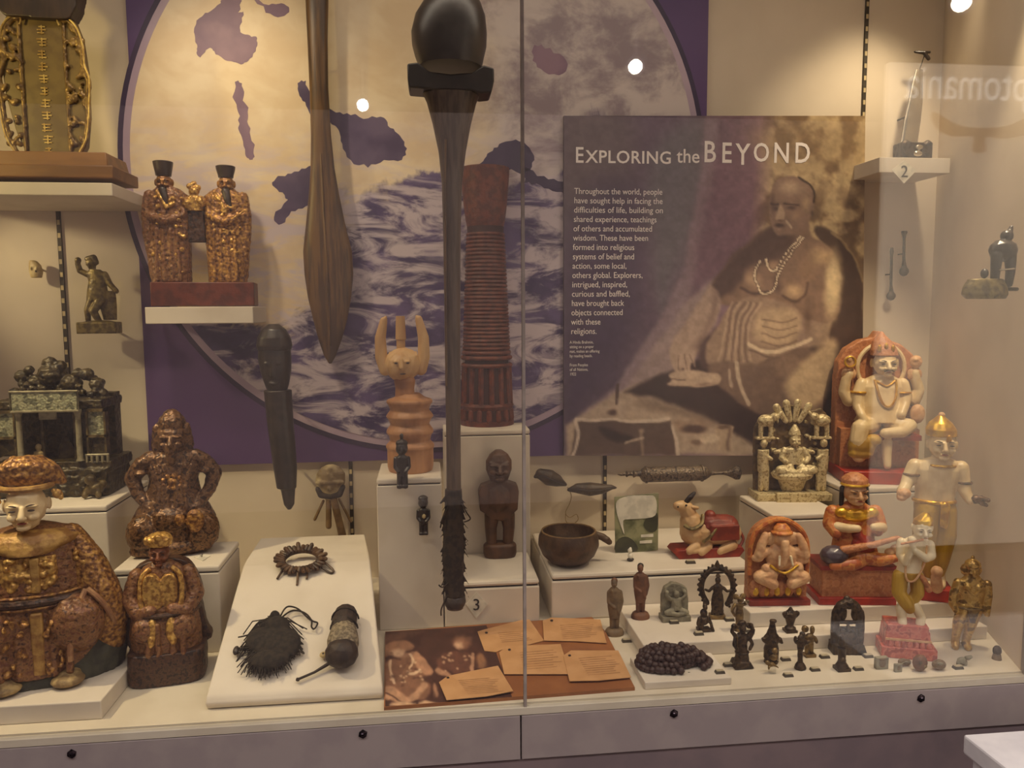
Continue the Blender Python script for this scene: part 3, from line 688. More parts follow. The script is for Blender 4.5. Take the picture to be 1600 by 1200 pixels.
for k_, v_ in {'gilt': 1.8, 'lacquer_red': 1.7, 'gilt_bright': 1.6, 'bronze_brown': 1.9, 'shrine_dark': 2.6, 'lacquer_dark': 1.2, 'pale_gold_cloth': .8, 'rock_green': 2.5, 'tablet_frame': 1.4}.items(): CARVED[k_] = (('VORONOI', v_*.75, 7.), ('CLOUDS', v_*.8, 6.))
def face(f, par_head, cx, cy, w, h, d, voxel_part, dark='feature_dark', lips='lips_red', eyes=True):
    """nose, brow, cheeks and chin into the head's own mesh; eyes and lips as small parts"""
    p = voxel_part
    p.cap([(cx, cy-h*.12, d, w*.07), (cx, cy+h*.10, d+w*.16, w*.10)]).ell(cx, cy+h*.12, w*.15, h*.055, d+w*.1, w*.12)
    for sgn in (-1, 1):
        p.ell(cx+sgn*w*.24, cy-h*.16, w*.19, h*.045, d-w*.06, w*.14).ell(cx+sgn*w*.26, cy+h*.12, w*.17, h*.12, d-w*.14, w*.2)
    p.ell(cx, cy+h*.38, w*.2, h*.09, d-w*.08, w*.18)
    p.ell(cx, cy+h*.25, w*.17, h*.03, d+w*.02, w*.1)
def eyes(f, cx, cy, w, h, d, dark='feature_dark', lips='lips_red', head=None):
    for sgn in (-1, 1):
        f.part('eye', dark, parent=head).ell(cx+sgn*w*.24, cy-h*.06, w*.1, h*.026, d+w*.045, w*.05).done()
        f.part('eyebrow', dark, parent=head).tube([(cx+sgn*w*.12, cy-h*.17, d+w*.07), (cx+sgn*w*.26, cy-h*.2, d+w*.045), (cx+sgn*w*.4, cy-h*.15, d-w*.06)], max(w*.018, .35), 5, 3).done()
    if lips: f.part('lips', lips, parent=head).ell(cx, cy+h*.25, w*.13, h*.03, d+w*.07, w*.07).done()

# ---- seated gilded figure at the left front
f = Fig('seated_deity_statue', 'large gilded seated figure with puffed headdress and pale face at the left', 'statue', 55, 1086, Z=ZL, dc=-78, rz=14)
p = f.part('rock_base', 'rock_green', 3); p.loft([(1086,50,122,-4,66),(1060,52,126,-6,62),(1000,55,122,-16,56),(960,55,108,-25,40)], 28); p.done()
p = f.part('robe', 'lacquer_red', 2.2)
p.loft([(1070,46,92,6,56),(1030,48,104,4,58),(980,50,104,0,56),(940,49,84,0,50),(905,49,80,0,46),(870,48,76,0,42),(845,48,70,-2,36),(838,46,44,-2,30),(832,46,24,-2,22)], 32)
p.ell(112,990,44,50,44,34).ell(-16,990,44,50,44,34)
for x in (5,30,78,100): p.cap([(x,965,50,5),(x+2,1062,62,6)])
p.done()
for s_, lb in ((1,''), (-1,'')):
    X = lambda x: 48+s_*(x-48)
    p = f.part('sleeve', 'gilt' if s_ > 0 else 'lacquer_red', 2.2); p.cap([(X(104),856,0,20),(X(126),900,8,27),(X(142),950,16,33),(X(150),1000,14,34),(X(152),1040,4,26)], .85); p.done()
    p = f.part('sleeve_trim', 'piping'); p.tube([(X(128),936,46),(X(114),970,62),(X(106),1010,68),(X(104),1044,66)], 4.5, 8, 5).tube([(X(130),936,46),(X(146),952,50),(X(158),975,46),(X(166),1008,30)], 4.5, 8, 5); p.done()
    pass
p = f.part('shoulder_cape', 'pale_gold_cloth', 1.8); p.loft([(836,46,30,0,26),(842,47,58,0,40),(850,48,72,0,47),(860,48,68,6,46),(872,48,40,16,40)], 30); p.done()
p = f.part('chest_badge', 'gilt_bright', 1.6); p.loft([(934,48,36,36,10),(905,48,42,36,11),(876,48,40,34,10)], 24, 3)
for i in range(26): p.ell(random.uniform(16,86), random.uniform(878,930), random.uniform(4,9), random.uniform(3,7), 46, 6)
p.done()
p = f.part('belt', 'lacquer_dark'); p.ring(48, 946, 86, 54, 7, 3); p.done()
p = f.part('belt_edge', 'gilt'); p.ring(48, 937, 85, 53, 2.6, 3).ring(48, 955, 88, 55, 2.6, 3); p.done()
p = f.part('front_panel', 'pale_gold_cloth', 0); p.box(52,876,66,934,51,38).box(50,962,68,1064,62,40); p.done(.003)
for xa_, xb_ in ((72,104), (5,46)):
    p = f.part('skirt_ornament', 'gilt', 1.6); p.box(xa_+4,972,xb_-4,1052,56,40)
    for i in range(16): p.ell(random.uniform(xa_,xb_), random.uniform(968,1058), random.uniform(3,8), random.uniform(3,8), 60, 9)
    p.done()
p = f.part('sleeve_ornament', 'gilt_bright', 1.6)
for i in range(14): p.ell(random.uniform(112,128)+i*1.2, 880+i*9, random.uniform(4,7), random.uniform(4,8), 26, 6)
p.done()
for x in (10, 98): p = f.part('shoe', 'rock_tan', 2); p.ell(x,1076,26,10,62,22).ell(x,1070,18,9,50,20); p.done()
hd = f.part('head', 'face_cream', 1.2); hd.loft([(850,46,16,8,16),(826,46,15,8,15)]).ell(46,798,30,36,14,30).ell(46,820,21,17,20,19).ell(15,798,4,11,8,6).ell(77,798,4,11,8,6); face(f, None, 46,804,54,64,43, hd); ho = hd.done(); eyes(f, 46,804,54,64,43, head=ho)
p = f.part('headdress', 'gilt', 1.5); p.ell(46,748,46,28,-6,38)
for i in range(13):
    a = math.pi*(i/12); p.cap([(46-49*math.cos(a), 766-6*math.sin(a), 18*math.sin(a)-6, 7),(46-40*math.cos(a), 748-12*math.sin(a), 28*math.sin(a)-6, 9),(46-18*math.cos(a), 728, 14*math.sin(a)-6, 8)])
ho2 = p.done()
f.part('headband', 'pale_gold_cloth', parent=ho2).ring(46,768,36,34,5,4).done()
for x in (0, 92, 6): f.part('hat_rosette', 'gilt_bright', 1.2, parent=ho2).ell(x,782,8,8,20,6).ell(x-5,776,4,4,22,4).ell(x+5,788,4,4,22,4).done()

# ---- smaller seated figure
f = Fig('seated_official_statue', 'small dark red seated figure with gold crown on throne, standing on the case floor', 'statue', 258, 1074, Z=ZF, dc=-42, rz=10)
p = f.part('throne_base', 'lacquer_dark', 2.2); p.loft([(1074,258,55,0,40),(1068,258,58,0,42),(1040,259,58,0,42),(1022,259,57,0,40)], 32, 4); p.done()
p = f.part('throne_back', 'lacquer_dark', 2.2); p.poly([(201,1030),(200,960),(204,915),(222,893),(258,885),(290,893),(306,920),(312,945),(310,965),(315,1000),(316,1030)], -14, -38, 4); p.done()
p = f.part('robe', 'lacquer_red', 1.6); p.loft([(1035,258,52,0,36),(1000,257,54,0,34),(965,257,50,0,28),(935,256,46,-2,24),(905,255,40,-4,20),(892,255,26,-4,16),(885,255,14,-4,12)], 28)
p.ell(232,985,22,24,22,20).ell(284,985,22,24,22,20)
for x in (236,250,272,286): p.cap([(x,975,34,4),(x,1024,36,5)])
p.done()
for s_ in (-1, 1):
    X = lambda x: 256+s_*(x-256)
    p = f.part('sleeve', 'lacquer_red', 1.6); p.cap([(X(294),905,-2,12),(X(304),940,4,14),(X(290),960,18,13),(X(272),955,26,10)]); p.done()
    p = f.part('robe_lapel', 'gilt_bright'); p.tube([(X(272),892,10),(X(284),905,16),(X(286),935,22),(X(282),960,26)], 4, 8, 4); p.done()
    p = f.part('robe_panel', 'gilt_bright', 1.4); p.ell(X(270),986,9,22,32,8).ell(X(272),1000,6,12,35,8); p.done()
p = f.part('chest_panel', 'gilt_bright', 1.4); p.poly([(234,900),(254,905),(256,950),(236,952),(230,930)], 27, 14, 3).poly([(258,905),(276,902),(280,935),(270,952),(258,950)], 25, 14, 3); p.done()
p = f.part('belt', 'lacquer_dark'); p.ring(256,962,52,30,4,2); p.done()
hd = f.part('head', 'face_brown', 1); hd.ell(253,870,16,20,0,16).loft([(890,254,8,-2,8),(878,254,8,-2,8)]); face(f, None, 253,872,30,38,15, hd); ho = hd.done(); eyes(f,253,872,30,38,15, lips=None, head=ho)
p = f.part('crown', 'gilt_bright', 1.2); p.loft([(858,254,19,0,17),(848,254,20,0,18),(842,254,17,0,15),(838,256,8,0,8)], 20).ell(236,848,4,8,8,6).ell(254,843,6,6,14,5); p.done()

# ---- bronze figure with arms akimbo
f = Fig('akimbo_bronze_statue', 'brown bronze figure with arms akimbo sitting on the white plinth', 'statue', 268, 872, Z=Z2, dc=-45, rz=10)
p = f.part('body', 'bronze_brown', 1.5)
p.loft([(872,262,56,0,40),(850,266,62,0,42),(820,268,64,0,40),(800,269,54,0,34),(782,270,42,0,28),(755,271,36,0,25),(735,272,42,0,24),(718,272,36,0,20),(706,272,16,0,15),(700,272,13,0,13)], 28)
p.ell(228,835,28,32,26,24).ell(312,835,28,34,26,24).ell(268,815,30,22,30,18).cap([(216,860,30,10),(262,860,40,11),(318,858,30,10)])
for s_ in (-1, 1):
    X = lambda x: 271+s_*(x-271)
    p.cap([(X(304),722,0,14),(X(320),735,-2,14),(X(332),750,-2,12),(X(324),775,4,10),(X(308),795,14,9),(X(300),802,20,9)])
    p.ell(X(312),724,16,8,0,16).ell(X(318),742,10,5,6,12)
    for k in range(3): p.cap([(X(282)+s_*k*9,730,22,3),(X(278)+s_*k*6,770,28,3),(X(276)+s_*k*8,800,34,3)])
p.ell(272,690,25,28,4,24).cap([(272,668,0,22),(272,656,-2,14)])
for x in (252,292): p.cap([(x,672,4,8),(x-(4 if x < 272 else -4),700,2,8),(x,716,6,6)])
face(f, None, 272,692,42,46,26, p); p.cap([(272,704,24,10),(272,722,26,6)])
p.done()
p = f.part('chest_ornament', 'gilt', 1.3); [p.ell(272+14*math.cos(a), 755+10*math.sin(a), 4, 4, 26, 4) for a in [i*.7 for i in range(9)]]; p.ell(272,755,8,6,26,4); p.done()
p = f.part('knee_plate', 'gilt', 1.3); p.ell(305,815,14,20,46,8).ell(283,812,8,10,46,8); p.done()

# ---- small shrine model
f = Fig('shrine_model', 'dark carved shrine model with pale columns and silvery sign board', 'shrine', 75, 782, Z=Z1, dc=-62)
p = f.part('base', 'shrine_dark', 2.0); p.box(-25,738,158,781,44,-50).box(-15,726,164,742,40,-48)
for i in range(40): p.ell(random.uniform(-20,155), random.uniform(738,778), random.uniform(4,10), random.uniform(3,7), 44, 5)
p.done()
f.part('back_wall', 'shrine_dark').box(-12,622,150,728,-20,-44).done()
p = f.part('roof', 'shrine_dark', 1.6); p.box(-10,628,152,642,36,-48)
for x, y, r in ((65,590,22),(62,572,12),(78,576,10),(18,592,11),(40,602,14),(92,604,16),(118,590,11),(132,606,12),(104,588,9),(140,622,9),(6,618,9),(30,582,8),(50,612,14),(80,612,14)): p.ell(x,y,r,r*.95,0,r*1.1)
for i in range(26): p.ell(random.uniform(5,140), random.uniform(596,626), 6, 5, random.uniform(-14,26), 6)
p.done()
p = f.part('sign_board', 'silver_green', 0); p.box(26,613,122,642,52,44); po = p.done(.0008)
f.part('sign_frame', 'silver_post', parent=po).tube([(24,612,52),(124,612,52),(124,643,52),(24,643,52)], 2, 6, 0, True).done()
for x in (30, 118): f.part('column', 'silver_post').lathe(x, [(724,6),(720,4.6),(652,4.2),(646,6),(642,6)], 42).done()
for x in (51, 101): f.part('column', 'shrine_mid').lathe(x, [(724,4),(720,3),(652,3),(646,4)], 14).done()
for x0, x1 in ((-10, 22), (127, 157)):
    p = f.part('wing_panel', 'silver_green'); p.box(x0+3,646,x1-3,684,34,30); p.done()
    p = f.part('wing_frame', 'shrine_mid'); p.box(x0,642,x1,647,38,24).box(x0,684,x1,688,38,24).box(x0,642,x0+3,718,38,24).box(x1-3,642,x1,718,38,24); p.done()
    f.part('wing_screen', 'shrine_dark').box(x0+3,688,x1-3,716,32,26).done()
p = f.part('niche_figure', 'shrine_mid', 1.3); p.loft([(728,78,14,-2,10),(712,78,12,-2,9),(702,78,8,-2,7)]).ell(78,697,6,7,-2,6); p.done()
p = f.part('attendant', 'ivory', 1.2); p.loft([(728,44,9,16,7),(712,44,7,16,6)]).ell(44,705,5,6,16,5); p.done()
p = f.part('balustrade', 'silver_post'); [p.cap([(x,728,38,2.2),(x,716,38,2.2)]) for x in range(126,162,8)]; p.tube([(124,716,38),(160,716,38)], 2); p.done()
p = f.part('guardian_lion', 'shrine_mid', 1.4); p.ell(142,766,14,12,52,13).ell(138,752,9,9,58,9).cap([(132,768,58,5),(130,776,62,5)]).cap([(148,768,58,5),(150,776,62,5)]).ell(150,762,8,8,46,8); p.done()
f.part('plaque', 'silver_post').box(61,646,86,657,44,40).done()

# ---- small bronze dancer on the wall
YW = YB
f = Fig('dancing_bronze_figurine', 'small olive bronze dancing figure with raised arm, mounted under the ancestral tablet', 'figurine', 156, 521, Y=.60, dc=0)
f.part('base', 'olive_bronze', 1.3).box(127,503,185,521,14,-14).ell(156,505,28,5,0,14).done()
p = f.part('body', 'olive_bronze', 1.0)
p.cap([(150,412,2,8),(151,424,0,4)]).loft([(470,155,16,0,10),(455,156,15,0,10),(440,157,13,0,9),(428,156,15,0,8),(422,154,8,0,6)]).cap([(144,430,0,5),(132,424,0,4.5),(130,412,2,4),(131,408,2,5)]).cap([(168,430,0,5.5),(176,445,2,4.5),(186,456,4,4)])
p.cap([(148,468,2,7),(142,485,6,5),(141,503,2,4)]).cap([(162,468,2,8),(152,486,10,6),(158,503,4,4.5)]).loft([(500,172,10,-2,5),(478,170,13,-2,6),(455,172,10,-2,5)]).cap([(144,406,2,4),(154,404,2,5),(158,412,2,4)])
face(f, None, 149,413,13,16,8, p); p.done()
f.part('wall_pin', 'strip_dark').cap([(156,512,-10,2),(156,512,-38,2)]).done()

# ---- little ivory mask
f = Fig('small_ivory_mask', 'tiny cream carved mask pinned to the wall beside the slotted upright', 'mask', 57, 434, Y=.635, dc=0)
p = f.part('face', 'ivory', .9); p.loft([(434,57,8,0,6),(425,57,10,0,7),(415,56,9,0,6),(409,54,6,0,5),(407,52,4,0,3)]).ell(53,420,2,3,6,3).ell(61,421,2,3,6,3); p.done()
f.part('mouth', 'feature_dark').ell(60,424,1.6,2.2,7,1.2).done(); f.part('wall_pin', 'strip_dark').cap([(57,420,-4,1.5),(57,420,-16,1.5)]).done()

# ---- shelves
def shelf(label, px0, px1, py0, py1, Y, depth):
    a_, b_ = aty(px0, py0, Y), aty(px1, py1, Y)
    e = bpy.data.objects.new('wall_shelf', None); col.objects.link(e); e.location = ((a_.x+b_.x)/2, YB, b_.z); tag(e, label, 'shelf', 'white wall shelves'); cx = e.location.x
    boxobj('board', a_.x-cx, b_.x-cx, Y-YB, 0, 0, a_.z-b_.z, 'plinth_paint', e, .0015); return a_.z
YS1 = .40; ZS1 = shelf('white wall shelf under the tall ancestral tablet', -160, 176, 282, 306, YS1, 0)
YS2 = .50; ZS2 = shelf('white wall shelf under the pair of standing officials', 226, 396, 480, 505, YS2, 0)

# ---- ancestral tablet
f = Fig('ancestral_tablet', 'tall carved gilt ancestral tablet with a column of gold characters', 'tablet', 70, 281, Y=YS1+.05, dc=-20)
f.part('base', 'brown_wood').box(-50,262,182,281,46,-60,0).box(-44,240,172,262,38,-52,4).done(.002)
p = f.part('slab', 'tablet_olive'); p.poly([(38,240),(24,205),(12,150),(8,90),(10,50),(20,30),(118,30),(128,60),(133,110),(132,180),(126,225),(118,240)], 2, -14); p.done(.002)
for s_ in (-1, 1):
    X = lambda x: 71+s_*(x-71)
    p = f.part('carved_border', 'tablet_frame', 1.4)
    p.cap([(X(118),236,4,4),(X(126),222,4,4),(X(133),190,4,4),(X(134),165,4,4),(X(137),125,4,4),(X(130),100,4,4),(X(130),75,4,4),(X(124),50,4,4),(X(112),34,4,4),(X(100),32,4,5)])
    p.cap([(X(104),234,3,3),(X(104),40,3,3)])
    for i in range(34): p.ell(X(random.uniform(106,130)), random.uniform(42,232), random.uniform(3,6), random.uniform(3,9), 4, 4, random.uniform(-60,60))
    p.done()
    q = f.part('border_edge', 'tablet_gold'); q.tube([(X(118),238,8),(X(130),215,8),(X(136),180,8),(X(137),165,8),(X(140),125,8),(X(134),102,8),(X(133),75,8),(X(126),48,8),(X(112),32,8),(X(98),34,8),(X(100),44,8)], 1.6, 6, 4); q.done()
p = f.part('column_of_characters', 'tablet_gold')
for i in range(11):
    y = 44+i*18.5
    for k in range(3): p.box(70+random.uniform(-7,-3), y+k*4.6, 70+random.uniform(4,9), y+k*4.6+1.8, 3.4, 2)
    x = 70+random.uniform(-3,3); p.box(x-1, y-1, x+1, y+12, 3.6, 2)
p.done()
p = f.part('cap', 'dark_wood', 2); p.poly([(0,-40),(-4,0),(14,20),(22,32),(40,34),(110,36),(122,28),(130,8),(128,-40)], 14, -18, 3); p.done()

# ---- pair of standing officials
f = Fig('paired_officials_statue', 'two gilded officials in tall hats standing on one red base', 'statue', 316, 478, Y=YS2+.01, dc=-30, rz=6)
f.part('base', 'red_wood').box(241,441,394,478,28,-28).done(.002)
for cx, hx, hy, lab in ((268, 263, 255, ''), (352, 355, 259, '')):
    p = f.part('robe', 'gilt' if cx > 300 else 'lacquer_red', 1.3)
    p.loft([(442,cx,29,0,22),(410,cx,30,0,22),(375,cx,31,0,20),(345,cx,32,0,19),(318,cx,33,0,18),(305,cx,30,0,16),(296,cx,18,0,12),(290,hx,9,0,9)], 26, 2.6)
    s_ = -1 if cx < 300 else 1
    p.cap([(cx+s_*27,306,0,9),(cx+s_*30,335,4,10),(cx+s_*30,365,6,9),(cx+s_*26,395,4,9),(cx+s_*25,430,2,7)]).cap([(cx-s_*24,310,2,8),(cx-s_*22,335,10,8),(cx-s_*6,345,20,7)]).cap([(cx+s_*24,340,12,7),(cx+s_*4,347,22,7)])
    for k in range(4): p.cap([(cx-16+k*10,360,20,2.5),(cx-17+k*11,438,22,3)])
    p.done()
    p = f.part('robe_ornament', 'gilt_bright', 1.2)
    for i in range(34): p.ell(cx+random.uniform(-24,24), random.uniform(312,436), random.uniform(2,5), random.uniform(2,5), 18, 4.5)
    p.tube([(cx-14,300,14),(cx+2,328,20)], 3.4); p.done()
    hd = f.part('head', 'face_gilt', .9); hd.ell(hx,286,12,15,2,12).ell(hx-12,286,2.5,6,0,3).ell(hx+12,286,2.5,6,0,3); face(f, None, hx,288,23,28,13, hd); ho = hd.done(); eyes(f,hx,288,23,28,13, lips=None, head=ho)
    f.part('beard', 'dark_wood', 1).cap([(hx,299,11,7),(hx+3,312,15,6),(hx+8,328,18,2)]).done()
    hat = f.part('hat', 'dark_wood'); hat.lathe(hx, [(276,11.5),(272,12),(hy+4,14.5),(hy,15),(hy-1,13)], 2); hat.done()
p = f.part('child', 'gilt_bright', 1.0); p.ell(308,300,8,8,10,8).ell(302,292,5,5,10,5).ell(314,294,5,5,10,5).ell(308,288,5,5,8,5).loft([(330,308,13,8,9),(315,308,15,8,9),(306,308,9,8,7)]).ell(297,318,8,10,12,8).ell(318,316,8,10,12,8); p.done()
p = f.part('hanging_sash', 'lacquer_dark', 1.2); p.poly([(298,330),(320,330),(322,378),(296,378)], 12, 0); p.done()
p = f.part('sword', 'gilt_bright'); p.tube([(362,345,24),(384,328,18)], 1.8); p.done()
# ------------------------------------------------------------------ middle: clubs, wooden figures, curios
mat('black_wood', (56,48,43), (44,38,35), scale=60, rough=.33, bump=.1, spec=.6)
mat('club_brown', (104,76,44), (74,54,36), scale=18, rough=.38, bump=.08, stretch=(6,6,.5))
mat('mace_black', (68,60,56), (56,50,47), scale=20, rough=.35, spec=.6)
mat('mace_shaft', (98,82,70), (80,66,58), scale=24, rough=.4, stretch=(6,6,.5))
mat('pale_wood', (216,178,126), (198,156,106), scale=26, rough=.5, bump=.15, stretch=(1,1,.4))
mat('orange_wood', (192,142,100), (168,120,84), scale=26, rough=.5, bump=.15, stretch=(1,1,.4))
mat('brick_wood', (112,56,38), (84,40,30), scale=60, rough=.55, bump=.3)
mat('brick_dark', (58,28,24), rough=.7)
mat('stocky_brown', (94,64,42), (74,50,34), scale=30, rough=.5, bump=.2)
mat('feather', (56,44,34), (34,28,24), scale=90, rough=.8, bump=.3)
mat('fibre', (50,42,34), (34,30,26), scale=120, rough=.9, bump=.3)
mat('shell_mask', (186,168,130), (128,108,78), scale=34, rough=.55, bump=.3)
mat('stick_tan', (134,106,68), (108,84,52), scale=30, rough=.6)
mat('claw', (96,70,46), (60,44,32), scale=60, rough=.45)
mat('rattle_dark', (58,44,34), (44,34,28), scale=70, rough=.6, bump=.25)
mat('woven_band', (150,136,110), (108,96,78), scale=160, rough=.8, bump=.5, bs=300)
mat('gourd', (78,62,46), (54,44,34), scale=46, rough=.5, bump=.3, bs=160)
mat('string', (150,128,92), rough=.8)
mat('horn_metal', (92,78,64), (64,54,46), (124,106,84), scale=110, rough=.45, metal=.3, bump=.4, carve=260)
mat('bowl_wood', (88,66,46), (66,48,34), scale=34, rough=.5, bump=.25)
mat('card_green', (150,150,112), (92,96,66), scale=30, rough=.5, lo=.4, hi=.6)
mat('card_dark', (70,72,52), (50,52,40), scale=24, rough=.5)
mat('card_white', (232,226,208), rough=.5)
mat('sepia_dark', (88,48,36), (70,38,30), scale=16, rough=.5)
mat('sepia_brown', (156,100,58), (138,86,50), scale=10, rough=.5)
mat('sepia_flesh', (196,150,112), (160,112,80), scale=24, rough=.5, lo=.35, hi=.65)
mat('sepia_mid', (142,96,70), (110,70,52), scale=26, rough=.5, lo=.35, hi=.65)
mat('sepia_pale', (216,178,140), (198,156,118), scale=30, rough=.5)
mat('tag_card', (206,158,108), (196,148,98), scale=20, rough=.7)
mat('tag_print', (184,136,90), rough=.7)

# long paddle club
f = Fig('paddle_club', 'long brown paddle club hanging handle up against the globe board', 'club', 517, 568, Y=.60, dc=0)
p = f.part('blade', 'club_brown'); p.loft([(568,516,2,0,2),(556,516,9,0,4),(530,517,18,0,7),(500,518,26,0,9),(465,518,33,0,11),(430,518,37,0,12),(395,517,37,0,12),(350,515,29,0,11),(310,514,23,0,10),(270,513,18,0,9),(220,512,15,0,9),(150,511,14,0,9),(80,511,15,0,10),(20,512,17,0,11),(5,512,18,0,11)], 20); po = p.done()
p = f.part('midrib', 'club_brown', parent=po); p.tube([(517,540,7),(517,430,12),(514,330,11),(512,250,9)], 2.2, 8, 4, taper=.6); p.done()
f.part('butt', 'pale_wood').loft([(6,512,17,0,10),(-6,512,19,0,11),(-22,513,19,0,11)], 20).done()
for y in (120, 420): f.part('wall_pin', 'strip_dark').cap([(514,y,-5,2),(514,y,-26,2)]).done()

# black staff with a capped head
f = Fig('capped_head_staff', 'black wooden spike carved with a helmeted head, mounted by the globe edge', 'carving', 447, 796, Y=.52, dc=0)
p = f.part('shaft', 'black_wood', 1.3); p.loft([(796,452,3,0,3),(788,452,8,0,8),(765,451,11,0,10),(760,450,12,0,11)], 18).loft([(762,449,15,0,13),(730,448,18,0,15),(700,446,19,0,16),(660,443,20,0,17),(612,441,21,0,18),(608,441,21,0,18)], 22); p.done()
p = f.part('head', 'black_wood', 1.1); p.loft([(612,440,14,0,13),(600,440,18,0,16),(580,439,23,0,21),(560,438,25,0,22),(540,438,24,0,21)], 24).cap([(438,562,19,3),(438,585,21,4)]).ell(430,566,5,3,18,4).ell(446,566,5,3,18,4).ell(438,596,7,2.5,18,4); p.done()
p = f.part('cap', 'black_wood', 1.1); p.loft([(547,438,25,0,23),(540,438,27,0,25),(528,438,25,0,23),(515,438,18,0,17),(507,438,8,0,8)], 24); p.done()
for y in (640, 740): f.part('wall_pin', 'strip_dark').cap([(446,y,-10,2),(446,y,-81,2)]).done()

# long mace
f = Fig('long_mace', 'long black mace with domed head and feathered lower end in front of the plinths', 'mace', 711, 953, Y=.27, dc=0)
p = f.part('head', 'mace_black'); p.loft([(134,715,46,0,40),(120,714,50,0,44),(104,714,54,0,47),(85,714,55,0,47),(62,716,51,0,43),(40,719,40,0,34),(25,721,24,0,22),(17,722,9,0,9)], 32); p.done()
p = f.part('collar', 'mace_black'); p.poly([(653,137),(668,135),(684,147),(714,150),(745,147),(762,136),(777,140),(777,158),(773,174),(758,176),(745,172),(690,172),(655,170),(653,158)], 24, -24); p.done(.003)
p = f.part('shaft', 'mace_shaft'); p.loft([(950,711,13,0,13),(900,711,12,0,12),(700,712,11,0,11),(500,713,12,0,12),(380,714,13,0,12),(300,715,15,0,13),(255,716,20,0,16),(215,716,28,0,20),(185,716,36,0,24),(172,716,42,0,26)], 22); p.done()
f.part('shaft_ridge', 'club_brown').tube([(706,240,17),(704,330,13),(702,600,11)], 1.6, 6, 3).done()
p = f.part('end_ball', 'mace_black', 1.2); p.ell(711,938,18,16,0,17).ell(711,925,14,10,0,14); p.done()
p = f.part('feather_binding', 'feather', 1.2); p.loft([(930,711,15,0,15),(900,710,15,0,14),(870,709,17,0,15),(840,710,16,0,14),(800,711,14,0,13),(760,711,13,0,12)], 18)
for i in range(90):
    y = random.uniform(765,915); s_ = random.choice((-1,1)); p.cap([(711+s_*9,y,random.uniform(-4,8),1.7),(711+s_*random.uniform(15,23),y+random.uniform(12,30),random.uniform(-4,8),.6)])
p.done()
for pts in ([(704,784,8),(694,802,10),(690,818,10)], [(722,780,8),(730,795,12),(736,806,10),(726,810,12)], [(700,925,8),(690,945,10),(689,957,10)], [(702,905,10),(692,912,10),(686,908,10)]): f.part('loose_quill', 'feather').tube(pts, 1.2, 5, 4).done()
for y in (230, 560): f.part('wall_pin', 'strip_dark').cap([(715,y,-10,2),(715,y,-278,2)]).done()

# carved brick red column
f = Fig('carved_red_column', 'tall brick red carved column with banded shaft on the tallest plinth', 'carving', 764, 667, Z=Z4, dc=-34)
p = f.part('core', 'brick_dark'); p.lathe(764, [(665,40),(560,34),(370,28),(340,30),(300,34),(270,36)], 0); p.done()
p = f.part('foot_ring', 'brick_wood'); p.loft([(667,764,43,0,41),(660,764,43,0,41),(658,764,40,0,38)], 28).loft([(643,764,40,0,38),(636,764,43,0,41),(632,764,41,0,39)], 28); p.done()
for i in range(16):
    a = 2*math.pi*i/16; f.part('foot_block', 'brick_wood').cap([(764+39*math.cos(a),657,39*math.sin(a),4.5),(764+38*math.cos(a),645,38*math.sin(a),4.5)], n=8).done()
for i in range(14):
    a = 2*math.pi*i/14+.1; f.part('pillar', 'brick_wood').tube([(764+37*math.cos(a),634,36*math.sin(a)),(764+35*math.cos(a),575,34*math.sin(a))], 4.6, 8).done()
for y, r in ((572,38),(560,38),(552,36)): f.part('band', 'brick_wood').ring(764,y,r,r,3.4).done()
for i in range(30):
    y = 545-i*6.1; r = 35.5-i*.26
    f.part('band', 'brick_wood').ring(764,y,r,r,3.0,0,0,24,6).done()
p = f.part('plain_top', 'brick_wood'); p.lathe(764, [(366,27),(345,31),(330,33),(300,36),(275,38),(266,38)], 0); p.done()

# pale horned wooden figure
f = Fig('horned_wooden_figure', 'pale orange wooden figure with three upright horns and ringed body', 'carving', 640, 743, Z=Z3, dc=-42)
p = f.part('body', 'orange_wood', 1.3); p.lathe(641, [(743,35),(735,37),(708,37),(704,39),(700,38),(694,32),(686,34),(681,38),(676,37),(668,31),(660,34),(655,38),(651,36),(645,31),(638,33),(632,37),(628,36),(624,24),(618,17)]); p.done()
p = f.part('neck', 'orange_wood', 1.2); p.lathe(634, [(626,16),(610,15),(598,17),(590,14)]); p.done()
p = f.part('head', 'pale_wood', 1.1); p.ell(631,572,30,28,0,24).ell(628,574,22,22,14,14).cap([(630,562,26,2.5),(631,576,30,3.4)]).ell(622,566,5,2.5,25,3).ell(640,566,5,2.5,25,3)
for i in range(9): p.cap([(610+i*5.4,552+abs(i-4)*1.6,6,2.4),(612+i*5,545+abs(i-4)*2,-2,2.4)])
ho = p.done(); f.part('eye', 'feature_dark', parent=ho).ell(622,568,3,1.3,28,1).done(); f.part('eye', 'feature_dark', parent=ho).ell(640,568,3,1.3,28,1).done(); f.part('mouth', 'feature_dark', parent=ho).ell(632,585,5,1.1,27,1).done()
for pts in ([(604,580,0,10),(598,560,0,10),(597,530,0,9),(603,502,0,6),(606,497,0,3)], [(660,580,0,10),(665,560,0,10),(665,530,0,9),(658,500,0,6),(655,496,0,3)]): f.part('horn', 'pale_wood', 1.1).cap(pts, .8).done()
p = f.part('centre_post', 'pale_wood'); p.lathe(629, [(548,7),(533,7),(532,8.5),(520,8),(495,7)], -4); p.done()

